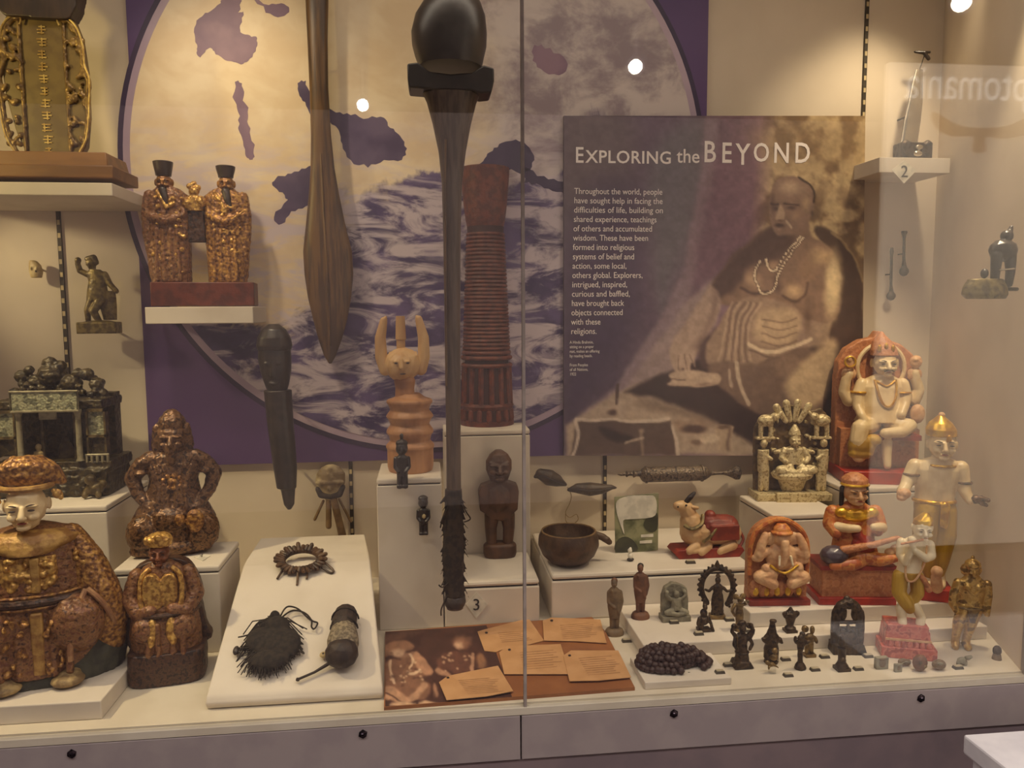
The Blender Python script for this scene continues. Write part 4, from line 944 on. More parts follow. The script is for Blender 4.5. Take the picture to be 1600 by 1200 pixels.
# stocky brown wooden figure
f = Fig('stocky_wooden_figure', 'stocky dark brown wooden figure with broad shoulders and large head', 'carving', 780, 868, Z=Z5, dc=2)
p = f.part('base', 'stocky_brown', 1.3); p.loft([(868,781,24,0,16),(862,781,26,0,17),(850,781,26,0,16),(846,781,22,0,13)], 24, 2.6); p.done()
p = f.part('body', 'stocky_brown', 1.1); p.poly([(752,754),(770,748),(792,748),(808,754),(810,764),(808,792),(795,804),(782,810),(768,804),(750,792),(748,764)], 12, -10, 0).ell(779,774,20,24,8,10)
p.cap([(769,802,0,12),(767,822,2,9.5),(768,850,2,8)]).cap([(793,802,0,12),(795,822,2,9.5),(793,850,2,8)]).ell(781,802,20,9,0,11)
p.loft([(754,780,10,2,9),(744,780,15,4,11),(730,780,20,4,14),(716,780,20,3,14),(706,780,14,2,11),(700,780,5,0,6)], 22); face(f, None, 780,728,36,40,18, p); p.cap([(766,718,14,2.2),(776,722,19,2.2)]).cap([(794,718,14,2.2),(784,722,19,2.2)]); p.done()

# two small black figures on the plinth faces
for (bx, by, y0, yy, lab) in ((629,762,680,Y3-.012,'small black carved figure hanging in front of the pale horned figure'), (662,835,768,Y3-.012,'small black carved figure with a white chest disc on the plinth face')):
    f = Fig('small_black_figure', lab, 'figurine', bx, by, Y=yy, dc=0, group='small black figures'); h = by-y0; k = h/75
    T_ = lambda x, y: (bx+x*k, by-y*k)
    p = f.part('body', 'black_wood', .8)
    for a_, b_, r in (((-4,20),(-4,2),4), ((4,20),(4,2),4)): p.cap([(*T_(*a_),0,r*k),(*T_(*b_),0,r*k)])
    p.box(*T_(-8,4), *T_(8,0), 5, -5); p.loft([(T_(0,18)[1],bx,8*k,0,6*k),(T_(0,32)[1],bx,8*k,0,6*k),(T_(0,44)[1],bx,9*k,0,6*k),(T_(0,48)[1],bx,4*k,0,4*k)])
    for s_ in (-1,1): p.cap([(*T_(s_*9,43),0,3*k),(*T_(s_*10,30),2,2.6*k),(*T_(s_*5,24),6*k,2.4*k)])
    p.ell(*T_(0,57),9*k,10*k,1,8*k).ell(*T_(0,64),9*k,6*k,-1,8*k).cap([(*T_(0,58),8*k,1.6*k),(*T_(0,53),9*k,2*k)])
    if bx < 640: p.cap([(*T_(0,68),0,2*k),(*T_(0,76),0,3*k)])
    p.done()
    if bx > 640: f.part('chest_disc', 'ivory').ell(*T_(1,34),3.2,4,6,1.2).done()
    f.part('mount_pin', 'strip_dark').cap([(*T_(0,30),-3,1.2),(*T_(0,30),-11,1.2)]).done()

# mask with hanging sticks
f = Fig('stick_hung_mask', 'small round grey mask with four sticks hanging below it', 'mask', 520, 846, Y=.63, dc=0)
p = f.part('mask_face', 'shell_mask', 1.2); p.loft([(774,519,12,0,6),(768,519,19,0,9),(750,519,23,0,12),(738,520,22,0,11),(728,520,14,0,8),(724,520,5,0,4)], 22).cap([(500,750,10,3),(538,750,10,3)]).ell(519,760,3,4,12,3); p.done()
p = f.part('beard_rim', 'rattle_dark', 1.2); p.cap([(500,760,6,4),(505,770,7,5),(519,773,8,4),(533,770,7,5),(539,758,6,4)]); p.done()
f.part('knot', 'ivory', 1).ell(518,776,8,5,4,5).done()
for pts, r in (([(508,780,4),(494,809,4)],2.4), ([(516,780,5),(515,820,5)],4.6), ([(524,778,6),(537,842,6)],6), ([(532,778,4),(549,814,4)],2)): f.part('stick', 'stick_tan').cap([(*pts[0], r*.9),(*pts[1], r)]).done()
f.part('wall_pin', 'strip_dark').cap([(519,745,-3,2),(519,745,-24,2)]).done()

# claw necklace on the board
P, an = slope(470, 898); an = .25
f = Fig('claw_necklace', 'ring shaped necklace of dark claws lying at the top of the sloping board', 'necklace', 470, 898, Y=P.y, dc=0, tilt=(.5, 1.25))
f.part('cord_ring', 'claw').ring(468,878,27,15,3.2,6,90).done()
for i in range(32):
    a = 2*math.pi*i/32; cx, cy = 468+28*math.cos(a), 878-15*math.sin(a); o_ = random.uniform(.8,1.3)
    p = f.part('claw', 'claw'); p.cap([(cx,cy,8,4.0),(cx+9*math.cos(a)*o_,cy-7*math.sin(a)*o_,random.uniform(6,14),3.4)]); p.done()
for pts in ([(445,888,6),(436,906,4)], [(466,892,8),(468,918,5)], [(480,892,7),(481,908,4)], [(498,878,6),(519,894,3),(516,899,3),(500,890,5)]): f.part('loose_cord', 'claw').tube(pts, 1.9, 6, 3).done()

# fibre pouch
P, an = slope(410, 1062)
f = Fig('fibre_pouch', 'dark shaggy fibre pouch with a long looped cord on the sloping board', 'pouch', 412, 1062, Y=P.y, dc=0, tilt=(an, 1.2))
td = lambda y: 4
def sl(x, y, up=6): return (x, y, td(y)+up)
p = f.part('pouch', 'fibre', 1.6); p.poly([(404,965),(415,958),(430,968),(445,985),(460,1000),(464,1020),(458,1045),(448,1060),(425,1055),(400,1062),(385,1058),(375,1035),(368,1015),(378,985),(392,975)], 0, 0.01, 3) if 0 else None
for (x, y, rx, ry) in ((420,1010,38,34),(418,1040,32,20),(418,980,22,18),(395,1005,22,26),(445,1015,18,28),(412,964,9,9)): p.ell(x, y, rx, ry, td(y)+8, 13)
p.done()
p = f.part('fringe', 'fibre')
for i in range(230):
    a = random.uniform(-.6, 3.74); r0 = random.uniform(20,38); x0, y0 = 416+r0*math.cos(a)*.9, 1015+r0*math.sin(a)*.9
    L_ = random.uniform(8,22); x1, y1 = x0+L_*math.cos(a)+random.uniform(-6,6), min(y0+abs(L_*math.sin(a))+4, 1068); p.tube([sl(x0,y0,12), sl((x0+x1)/2+random.uniform(-3,3),(y0+y1)/2,12), sl(x1,y1,4)], .8, 4)
for i in range(90):
    x0, y0 = 405+random.uniform(-6,16), 968+random.uniform(-4,10); x1, y1 = random.uniform(364,470), random.uniform(985,1040); p.tube([sl(x0,y0,12), sl((x0+x1)/2-4,(y0+y1)/2-6,14), sl(x1,y1,5)], 1.0, 4)
p.done()
f.part('cord', 'fibre').tube([sl(418,972), sl(424,950), sl(432,944), sl(448,950), sl(465,966), sl(476,974), sl(484,978), sl(480,988), sl(475,984), sl(473,972), sl(460,958), sl(440,952), sl(425,962), sl(420,974)], 1.5, 6, 5).done()
f.part('cord_end', 'fibre').tube([sl(385,990), sl(366,995), sl(359,996)], 1.3, 5, 3).done()
f.part('dark_bead', 'black_wood').ell(361,1018,5,9,td(1018)+5,5).done()

# rattle
P, an = slope(533, 1060)
f = Fig('bound_rattle', 'dark round ended rattle with a woven band lying on the sloping board', 'rattle', 533, 1062, Y=P.y, dc=0, tilt=(an, 1.2))
td = lambda y: 4
p = f.part('handle', 'rattle_dark', 1.4); p.cap([(532,968,td(968)+16,20),(531,985,td(985)+17,21),(531,1002,td(1002)+17,20)]); p.done()
p = f.part('head', 'rattle_dark', 1.4); p.ell(533,1036,27,25,td(1036)+20,24); p.done()
p = f.part('woven_band', 'woven_band', 1.4); p.cap([(532,1000,td(1000)+17,22.5),(533,1018,td(1018)+19,26)]); p.done()
for y in (975, 992): f.part('binding', 'fibre').tube([(532+22*math.cos(a),y-5*math.sin(a),td(y)+16+20*math.sin(a)) for a in [i*math.pi/10 for i in range(11)]], 1.5, 5).done()
p = f.part('strap', 'rattle_dark'); p.cap([(512,1044,td(1044)+8,3),(492,1054,td(1054)+5,2),(470,1063,td(1063)+5,2),(468,1064,td(1064)+5,3.4)]); p.done()
f.part('shell_bead', 'ivory').ell(502,1027,6,6,td(1027)+6,3).done(); f.part('bead_hole', 'feature_dark').ell(502,1027,2,2,td(1027)+9,.8).done()

# two pods on a string
for (bx, by, pts, lab) in ((857,760,[(836,744,3),(845,740,9),(858,746,13),(870,751,10),(884,758,3)],'left seed pod, plump and dark, hung above the wooden bowl'), (925,776,[(888,764,3),(902,762,8),(922,764,11),(942,764,8),(956,762,4),(963,763,2)],'right seed pod, long and pointed, hung above the wooden bowl')):
    f = Fig('seed_pod', lab, 'seed pod', bx, by, Y=.63, dc=0, group='hanging seed pods')
    p = f.part('shell', 'gourd', 1.1); p.cap([(x,y,0,r) for x,y,r in pts]); p.done()
    f.part('seam', 'black_wood').tube([(x,y,r+.4) for x,y,r in pts], .9, 5, 3).done()
    f.part('wall_pin', 'strip_dark').cap([(pts[2][0],pts[2][1],-6,1.6),(pts[2][0],pts[2][1],-24,1.6)]).done()
    if bx > 900: f.part('string_loop', 'string').tube([(886,760,0),(892,772,0),(890,785,0),(883,800,0),(890,808,0),(900,803,0),(903,812,0),(893,819,0),(884,814,0),(883,802,0)], .7, 5, 4).done()

# metal horn / tube
f = Fig('ceremonial_trumpet', 'long engraved metal tube with flared end mounted under the title board', 'trumpet', 1062, 752, Y=.62, dc=0)
def xl(p, prof, y, n=18):
    rings = []
    for x, r in prof: rings.append([p.bm.verts.new(p.c(x, y+r*math.cos(2*math.pi*i/n), r*math.sin(2*math.pi*i/n))) for i in range(n)])
    p._skin(rings); return p
xl(f.part('barrel', 'horn_metal'), [(998,4),(1002,10),(1006,12),(1098,12),(1104,10),(1112,5)], 740).done()
xl(f.part('mouthpiece', 'horn_metal'), [(963,1),(968,3),(975,2.5),(977,5),(980,3),(986,3),(988,6),(992,4),(1000,5)], 738).done()
xl(f.part('flared_end', 'horn_metal'), [(1108,4),(1120,2.4),(1132,2.6),(1140,5),(1147,8),(1152,11),(1157,11),(1160,6)], 741).done()
for x in (1008, 1097): xl(f.part('rim_band', 'horn_metal'), [(x-2,12),(x-1,13.4),(x+1,13.4),(x+2,12)], 740).done()
for x in (1020, 1085): f.part('wall_pin', 'strip_dark').cap([(x,740,-8,1.6),(x,740,-32,1.6)]).done()

# wooden bowl
f = Fig('wooden_bowl', 'round dark wooden bowl with a stub handle on the long plinth', 'bowl', 897, 893, Z=Z7, dc=-42)
p = f.part('bowl', 'bowl_wood'); p.lathe(896, [(893,20),(889,30),(878,42),(862,49),(848,48),(842,45),(839,44),(840,41),(850,40),(870,34),(884,20),(886,4)], 0, 1, 36); p.done()
f.part('rim_highlight', 'stick_tan').ring(896,840,43,43,1.6).done()  # paler ring stands in for the highlight along the bowl's edge
p = f.part('handle', 'bowl_wood', 1.2); p.cap([(940,848,0,6),(952,852,2,6),(962,860,4,5)]).ell(956,855,8,5,4,6); p.done()

# green printed card and tiny figure
f = Fig('printed_card', 'green picture card with a white speech panel beside the bull', 'card', 1000, 868, Z=Z7+.0, dc=-18)
q = f.part('card', 'card_green'); q.poly([(965,870),(963,778),(1034,774),(1034,866)], 1, -1); q.done()
f.part('dark_shape', 'card_dark').poly([(966,866),(966,850),(980,842),(995,850),(1000,866)], 1.6, 1.1, 3).done()
f.part('dark_shape', 'card_dark').poly([(1010,825),(1016,812),(1032,806),(1032,832),(1020,836)], 1.6, 1.1, 3).done()
f.part('white_panel', 'card_white').poly([(967,784),(985,777),(1015,777),(1028,780),(1031,800),(1024,812),(990,814),(977,816),(979,838),(972,820),(966,800)], 2, 1.2, 3).done()
for x, y in ((1016,842), (1014,852)): f.part('pale_stripe', 'card_white').poly([(x-10,y-2),(x+10,y-3),(x+10,y+2),(x-10,y+2)], 1.8, 1.2).done()
f.part('prop', 'clear_acrylic').box(990,820,1010,868,-1,-14).done()
f = Fig('tiny_white_figurine', 'tiny white and black figure standing in front of the green card', 'figurine', 985, 877, Z=Z7, dc=0)
f.part('foot', 'black_wood', .7).ell(985,874,6,3,0,4).done(); f.part('body', 'card_white', .7).ell(985,868,4.4,5,0,4).cap([(984,860,0,4),(985,856,0,2)]).done()

# sepia board on the floor
def fl(px, py, up=0): v = onz(px, py, ZF+.006); v.z += up; return v
e = bpy.data.objects.new('sepia_picture_board', None); col.objects.link(e); e.location = onz(790, 1040, ZF); tag(e, 'flat sepia picture board of two costumed figures lying on the case floor', 'picture board')
BP = [(600,1105),(602,987),(800,972),(925,964),(945,985),(992,1074)]
def flat(name, pts, material, up, th=.0, sm=0, parent=e):
    if sm: pts = [tuple(v) for v in spline(pts, sm)]
    me = bpy.data.meshes.new(name); bm = bmesh.new(); o_ = parent.location
    a_ = [bm.verts.new(fl(x, y, up)-o_) for x, y in pts]
    if th:
        b_ = [bm.verts.new(v.co-Vector((0, 0, th))) for v in a_]; n = len(a_); bm.faces.new(b_[::-1])
        for i in range(n): bm.faces.new((a_[i], b_[i], b_[(i+1) % n], a_[(i+1) % n]))
    bm.faces.new(a_); bmesh.ops.recalc_face_normals(bm, faces=bm.faces)
    if not th:
        for f_ in bm.faces:
            if f_.normal.z < 0: f_.normal_flip()
    bm.to_mesh(me); bm.free(); me.materials.append(MATS[material]); o = bpy.data.objects.new(name, me); col.objects.link(o); o.parent = parent; return o
flat('board', BP, 'sepia_brown', 0, .0059)
cv = Canvas([(602,988),(760,977),(800,1089),(602,1104)], 130, 90, (72,42,34))
cv.warp(3, 12)
cv.poly([(600,990),(660,984),(640,996),(600,1004)], (126,90,70), 5, .6)
cv.poly([(598,1012),(612,1003),(630,1001),(646,1009),(640,1017),(622,1021),(600,1026)], (150,108,82), 2.5)
cv.poly([(602,1036),(625,1030),(642,1019),(658,1026),(670,1040),(676,1052),(660,1062),(672,1070),(668,1090),(645,1095),(620,1096),(602,1086)], (132,92,70), 3)
cv.ell(622,1021,17,10,(206,168,136),1,.7); cv.ell(632,1026,12,6,(160,120,94),.8,1); cv.ell(612,1022,5,3,(120,84,66),.7,1)
cv.poly([(642,1020),(656,1022),(668,1036),(677,1050),(666,1056),(652,1044)], (178,132,102), 2.5)
for q in ([(609,1034),(612,1050),(615,1066)], [(641,1023),(645,1036),(640,1044)], [(656,1046),(646,1054),(637,1050)]): cv.line(q, 2, (220,186,152), .9)
for k in range(14): cv.ell(random.uniform(608,662), random.uniform(1036,1066), 3.4, 3, (212,176,142), .8, .8)
for k in range(10): cv.ell(random.uniform(606,664), random.uniform(1036,1072), 5, 4, (84,52,42), .7, 1)
cv.poly([(602,1072),(620,1076),(640,1092),(632,1097),(602,1092)], (184,140,108), 2.5); cv.poly([(632,1094),(650,1080),(660,1066),(668,1072),(655,1090),(642,1098)], (188,144,112), 2.5); cv.line([(602,1082),(632,1098)], 1.4, (80,50,40), .8, 0)
cv.poly([(610,1104),(624,1095),(640,1098),(652,1104)], (206,166,130), 3); cv.poly([(655,1102),(664,1094),(682,1099),(688,1102)], (206,166,130), 2.5); cv.poly([(676,1072),(680,1068),(684,1086),(680,1090)], (170,126,98), 2.5)
cv.poly([(680,1048),(690,1041),(700,1049),(706,1056),(690,1056)], (178,134,104), 2.5)
cv.ell(722,1004,20,15,(140,98,76),.9,.6); cv.ell(717,1008,11,9,(204,164,132),.9,.8); cv.ell(732,998,10,8,(112,76,60),.7,1)
cv.poly([(682,1034),(694,1022),(712,1018),(730,1020),(742,1026),(738,1050),(715,1054),(702,1048),(690,1046)], (104,66,52), 3)
for k in range(16): cv.ell(random.uniform(686,738), random.uniform(1020,1050), 3.6, 3, (206,166,132), .8, .9)
cv.line([(738,1022),(738,1048)], 2.6, (196,152,120), .8); cv.poly([(744,1025),(754,1022),(760,1040),(748,1044)], (146,104,74), 4)
cv.grain(.16, 7, 4)
cv.build('printed_photograph', e, lambda x, y: fl(x, y, .0003), 'matt_print')
# paper tags
def paper_tag(lab, pts, hole, lines, up):
    te_ = bpy.data.objects.new('paper_tag', None); col.objects.link(te_); c = [sum(q)/len(pts) for q in zip(*pts)]; te_.location = fl(*c, up); tag(te_, lab, 'tag', 'buff paper tags on the picture board')
    flat('card', pts, 'tag_card', up+.0012, .0010, 0, te_); flat('hole', [(hole[0]+2.6*math.cos(a), hole[1]+1.8*math.sin(a)) for a in [i*.785 for i in range(8)]], 'feature_dark', up+.0014, 0, 0, te_)
    (x0, y0, x1, y1, n, sk) = lines; n = int(n*1.6)
    for i in range(n):
        y = y0+(y1-y0)*i/(n-1); k = sk*i*.6; dy = (x1-x0)*.06
        xe = x1+k-random.uniform(0,18)
        flat('printed_line', [(x0+k,y),(xe,y-(xe-x0-k)*.08),(xe,y-(xe-x0-k)*.08+1.4),(x0+k,y+1.4)], 'tag_print', up+.0014, 0, 0, te_)
paper_tag('buff paper tag lying half under the others at the board top', [(746,988),(756,985),(826,967),(850,1002),(820,1010),(790,1014),(775,1020),(757,1018)], (760,990), (778,990,828,1004,4,2), .0006)
paper_tag('buff paper tag at the upper right of the picture board', [(848,972),(862,967),(938,970),(948,1007),(900,1004),(850,1003)], (862,972), (875,979,935,1000,5,1), .0020)
paper_tag('buff paper tag in the middle of the picture board', [(780,1022),(792,1012),(876,1009),(884,1034),(888,1056),(788,1056)], (796,1018), (812,1022,874,1048,5,1.5), .0024)
paper_tag('buff paper tag at the lower right of the picture board', [(880,1028),(892,1020),(966,1020),(986,1062),(936,1067),(890,1068)], (890,1028), (904,1032,962,1058,6,3), .0036)
paper_tag('buff paper tag lowest and nearest the glass', [(686,1070),(700,1060),(778,1044),(802,1084),(760,1092),(698,1098)], (700,1063), (716,1067,780,1088,6,3), .0038)

# number signs
def sign(label, num, pts, Y=None, Z=None, tp=None, size=22):
    c = [sum(q)/len(pts) for q in zip(*pts)]
    g = (lambda x, y: aty(x, y, Y)) if Y else (lambda x, y: onz(x, y, Z))
    e_ = bpy.data.objects.new('number_sign', None); col.objects.link(e_); e_.location = g(*c); tag(e_, label, 'sign', 'diamond number signs')
    dv = Vector((0, -.0015, 0)) if Y else Vector((0, 0, .0015))
    me = bpy.data.meshes.new('plate'); bm = bmesh.new(); a_ = [bm.verts.new(g(x, y)-e_.location+dv) for x, y in pts]; b_ = [bm.verts.new(v.co-dv) for v in a_]; n = len(a_)
    bm.faces.new(a_); bm.faces.new(b_[::-1])
    for i in range(n): bm.faces.new((a_[i], b_[i], b_[(i+1) % n], a_[(i+1) % n]))
    bmesh.ops.recalc_face_normals(bm, faces=bm.faces); bm.to_mesh(me); bm.free(); me.materials.append(MATS['card_white']); o = bpy.data.objects.new('plate', me); col.objects.link(o); o.parent = e_
    s_ = size*mpp(e_.location); t_ = g(*tp)-e_.location
    text_mesh('numeral', num, s_*(1 if Y else 1), t_+dv*1.4, 'ink', e_, rot=(R_(90), 0, 0) if Y else (R_(30), 0, 0))
sign('white sign numbered 3 on the low plinth beside the mace end', '3', [(728,944),(744,925),(762,944),(744,966)], Y=Y3-.0005, tp=(738,953), size=26)
sign('white sign numbered 4 lying beside the akimbo bronze', '4', [(303,871),(320,866),(329,869),(317,877)], Z=Z2, tp=(312,872), size=9)
# ------------------------------------------------------------------ right: the deity figures
mat('marble_cream', (230,206,160), (214,186,138), scale=30, rough=.35, bump=.03)
mat('marble_white', (236,220,184), (224,204,164), scale=30, rough=.35)
mat('orange_paint', (196,110,52), (168,86,42), (206,140,70), scale=60, rough=.42, bump=.2)
mat('terracotta', (184,118,72), (168,104,62), (196,134,86), scale=90, rough=.5, bump=.35, bs=140)
mat('terra_pale', (220,176,128), (200,150,106), scale=60, rough=.5, bump=.2)
mat('red_paint', (176,50,30), (152,42,28), scale=30, rough=.4)
mat('red_base', (150,48,32), (126,40,28), scale=40, rough=.45)
mat('pink_base', (190,92,78), (160,70,60), (206,120,100), scale=70, rough=.4, bump=.2)
mat('gold_leaf', (224,178,52), (188,136,36), scale=60, rough=.28, metal=.55, bump=.1)
mat('gold_cloth', (190,150,48), (164,124,40), scale=14, rough=.45, metal=.1, stretch=(3,1,.4))
mat('silver_relief', (206,190,146), (164,144,102), (220,204,160), scale=160, rough=.42, metal=.25, bump=.4, bs=200)
mat('silver_back', (120,98,64), (92,74,48), scale=60, rough=.5, metal=.2, bump=.4, carve=90)
mat('bull_cream', (206,170,124), (190,150,106), scale=30, rough=.5, bump=.1)
mat('saddle_red', (140,58,42), (116,46,36), scale=40, rough=.5, bump=.2)
for k_, v_ in {'terracotta': 1.0, 'silver_back': 1.4, 'silver_relief': .8, 'stone_grey': 1.0, 'bronze_dark': .8, 'bronze_light': .8, 'terra_pale': .7, 'orange_paint': .6}.items(): CARVED[k_] = (('CLOUDS', v_*1.6, 6.),)
mat('bronze_dark', (58,46,34), (40,32,26), (84,66,44), scale=80, rough=.38, metal=.5, bump=.35, bs=240)
mat('bronze_light', (130,106,64), (84,66,42), scale=90, rough=.36, metal=.5, bump=.35, bs=240)
mat('brass', (178,142,72), (122,94,46), (206,170,96), scale=60, rough=.3, metal=.5, bump=.2)
mat('stone_grey', (140,134,112), (116,110,92), scale=60, rough=.7, bump=.45, bs=160)
mat('clay_brown', (116,76,50), (92,60,42), scale=40, rough=.6, bump=.2)
mat('clay_grey', (120,98,70), (96,78,56), scale=50, rough=.6, bump=.3)
mat('bead_brown', (62,38,32), (46,28,26), scale=80, rough=.45, bump=.2)
mat('blue_gourd', (78,66,74), (60,52,60), scale=20, rough=.3, coat=.3)
mat('hair_black', (44,34,28), rough=.4)
mat('label_plate', (196,184,156), (150,138,112), scale=500, rough=.4)
mat('label_edge', (70,64,54), rough=.5)
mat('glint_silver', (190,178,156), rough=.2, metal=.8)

def arch(p, x0, x1, yb, yt, d0, d1):
    cx, r = (x0+x1)/2, (x1-x0)/2; pts = [(x0, yb)]; ys = yt+r*min(1, (yb-yt)/r)
    for i in range(17): a = math.pi*i/16; pts.append((cx-r*math.cos(a), ys-(ys-yt)*math.sin(a)))
    pts.append((x1, yb)); p.poly(pts, d0, d1); return p

# ---- large enthroned deity
f = Fig('enthroned_marble_deity', 'large cream marble deity with domed red throne and crown at the back right', 'statue', 1386, 758, Z=Z9, dc=-52, rz=-14)
p = f.part('throne_base', 'red_paint'); p.box(1322,738,1450,758,50,-40); p.done(.002)
f.part('base_block', 'terracotta').box(1326,676,1446,740,10,-38).done()  # terracotta block between the throne base and the seat
p = f.part('throne_back', 'terracotta', 1.8); p.poly([(1322,740),(1322,610),(1324,570),(1336,548),(1358,534),(1376,530),(1385,518),(1396,532),(1418,540),(1438,556),(1448,580),(1450,610),(1450,740)], -10, -38, 0); p.done()
f.part('seat_ledge', 'red_base').box(1340,682,1440,690,36,-10).done()
f.part('halo', 'marble_cream').ring(1388,578,36,38,3.4,-4,90).done()
p = f.part('body', 'marble_cream', 1.4)
p.loft([(664,1386,40,6,26),(650,1386,32,6,22),(630,1386,30,4,20),(608,1388,33,2,18),(596,1389,26,0,14),(588,1390,12,2,12)], 24)
p.cap([(1358,604,2,10),(1352,622,6,10),(1350,640,12,8)]).cap([(1420,604,2,10),(1424,622,6,10),(1420,636,14,8)]).cap([(1350,640,14,7),(1352,652,26,7),(1356,660,30,6)]).cap([(1420,636,16,7),(1412,650,26,7)])
p.cap([(1340,632,-2,10),(1332,618,-2,9),(1334,598,0,8),(1338,588,2,7)]).cap([(1440,630,-2,10),(1446,614,-2,9),(1440,596,0,8),(1438,586,2,7)])
p.cap([(1370,668,16,15),(1350,672,30,14),(1346,690,34,13),(1348,716,34,11)]).cap([(1402,668,16,14),(1424,668,26,12),(1410,676,38,9),(1384,678,40,8)]).cap([(1390,690,30,9),(1390,715,34,7),(1390,730,38,6)])
p.done()
hd = f.part('head', 'marble_cream', 1.1); hd.ell(1391,570,18,22,6,18).loft([(596,1390,9,2,9),(584,1390,9,2,9)]).ell(1372,570,3,8,2,4).ell(1410,570,3,8,2,4); face(f,None,1391,573,34,40,23,hd); ho = hd.done(); eyes(f,1391,573,34,40,23, head=ho)
f.part('moustache', 'hair_black', parent=ho).tube([(1384,582,25),(1391,579,29),(1399,582,25)], 1, 5, 3).done()
p = f.part('crown', 'terracotta', 1.2); p.loft([(558,1390,21,4,19),(548,1389,20,2,18),(536,1387,15,0,14),(528,1386,8,0,8),(520,1385,2,0,2)], 22); p.done()
for x in (1378,1388,1398): f.part('crown_jewel', 'gold_leaf').ell(x,543+abs(x-1388)*.3,3.4,6,18,3).done()
p = f.part('necklace', 'gold_leaf'); p.tube([(1374,596,14),(1378,620,25),(1386,636,27),(1396,636,27),(1404,620,24),(1406,596,14)], 2, 6, 5).tube([(1376,598,14),(1390,606,20),(1404,598,14)], 2, 6, 4); p.done()
for x in (1353,1420): f.part('armlet', 'gold_leaf').ring(x,617,11,11,2,5).done()
p = f.part('lap_cloth', 'gold_cloth', 1.4); p.ell(1352,700,22,20,32,16).ell(1350,712,20,10,34,14).ell(1368,690,14,10,34,12); p.done()
for x, m_ in ((1338,'terra_pale'), (1438,'terra_pale')):
    p = f.part('raised_emblem', m_, 1.2); p.ell(x,568,10,11,4,6).ell(x,588,12,12,0,7).ell(x-2,564,5,5,8,4); p.done()
f.part('raised_emblem', 'gold_leaf').ring(1337,568,8,8,1.6,10,90).done()
f.part('skirt_patch', 'terra_pale', 1.2).ell(1440,650,12,16,14,8).done()

# ---- standing monkey-god like figure with gold trousers
f = Fig('standing_gold_trousered_deity', 'tall standing cream figure with gold helmet and gold trousers at the right', 'statue', 1462, 942, Z=ZA, dc=-30, rz=-24)
p = f.part('base', 'red_paint'); p.box(1436,922,1488,942,26,-24); p.done(.002)
p = f.part('body', 'marble_cream', 1.3)
p.loft([(790,1459,28,0,18),(770,1460,29,0,18),(750,1461,33,0,19),(735,1462,36,0,18),(724,1463,30,0,14),(716,1465,13,2,12),(704,1466,12,3,12)], 24)
p.cap([(1430,732,0,12),(1422,750,4,11),(1416,762,12,9),(1410,770,22,9)]).cap([(1494,732,0,12),(1498,750,2,10),(1500,768,6,9),(1506,780,12,7)])
p.done()
f.part('fist', 'terra_pale', 1.1).ell(1411,772,11,9,26,10).ell(1408,778,8,6,28,8).done()
p = f.part('dark_hand', 'bronze_brown', 1.1); p.ell(1514,777,9,7,14,7).cap([(1520,774,16,4),(1530,777,18,3)]).cap([(1520,782,16,3.5),(1528,785,18,2.5)]); p.done()
p = f.part('trousers', 'gold_cloth', 1.4); p.loft([(800,1460,30,0,19),(784,1459,29,0,19)]).cap([(1450,800,4,20),(1448,840,6,19),(1452,880,4,15),(1458,905,2,10)]).cap([(1474,800,0,18),(1476,840,2,17),(1472,880,2,13),(1470,905,0,9)]); p.done()
p = f.part('sash', 'gold_leaf', 1.1); p.ring(1459,786,29,19,3.4,0); p.poly([(1464,786),(1478,788),(1474,826),(1464,822)], 24, 18).cap([(1470,788,20,6),(1472,820,22,4)]); p.done()
for x in (1456,1474):
    f.part('foot', 'marble_cream', 1.1).cap([(x,908,0,7),(x,918,8,6),(x-2,919,18,5)]).done()
hd = f.part('head', 'marble_cream', 1.1); hd.ell(1466,694,20,26,4,20).ell(1466,708,15,10,10,14).ell(1446,696,3,7,0,4).ell(1486,696,3,7,0,4); face(f,None,1466,697,38,46,24,hd); ho = hd.done(); eyes(f,1466,697,38,46,24, head=ho)
p = f.part('helmet', 'gold_leaf', 1.2); p.loft([(682,1465,22,2,21),(672,1464,22,1,21),(662,1463,17,0,16),(655,1463,9,0,9),(650,1463,4,0,4)], 22); p.done()
f.part('helmet_knob', 'terra_pale').ell(1464,650,5,5,0,5).done()
f.part('forehead_jewel', 'gold_leaf').ell(1471,684,4,7,23,3).done()
f.part('collar', 'gold_leaf').ring(1466,728,20,14,2.2,4).done(); f.part('arm_band', 'bronze_brown').ring(1425,745,11,11,2.2,4).done(); f.part('arm_band', 'bronze_brown').ring(1499,754,10,10,2.2,2).done()
p = f.part('small_attendant', 'terra_pale', 1.2); p.ell(1462,892,9,9,28,8).cap([(1462,902,26,8),(1464,920,24,9)]); p.done()

# ---- veena player
f = Fig('veena_player_statue', 'painted seated musician with long lute on a red edged platform', 'statue', 1340, 946, Z=ZA, dc=-34, rz=-8)
p = f.part('plinth_foot', 'red_paint'); p.box(1280,934,1400,946,34,-30); p.done(.0015)
p = f.part('platform', 'terracotta', 1.6); p.box(1286,890,1396,936,28,-28)
for x in range(1294,1394,16): p.ell(x,914,7,16,27,4)
p.done()
f.part('platform_edge', 'red_base').box(1282,884,1400,891,32,-30).done(.001)
p = f.part('robe', 'orange_paint', 1.3); p.loft([(886,1345,36,4,26),(866,1344,36,4,24),(846,1343,32,2,20),(824,1343,36,0,18),(808,1344,38,0,16),(796,1344,28,0,14),(789,1344,12,0,11)], 26)
p.cap([(1310,806,0,12),(1304,824,4,11),(1310,836,16,9)]).cap([(1376,806,0,12),(1382,824,4,11),(1374,832,16,9)]).cap([(1352,874,20,13),(1330,880,34,10),(1300,882,36,7)]).cap([(1340,870,20,13),(1372,874,30,11),(1394,870,34,7)])
p.done()
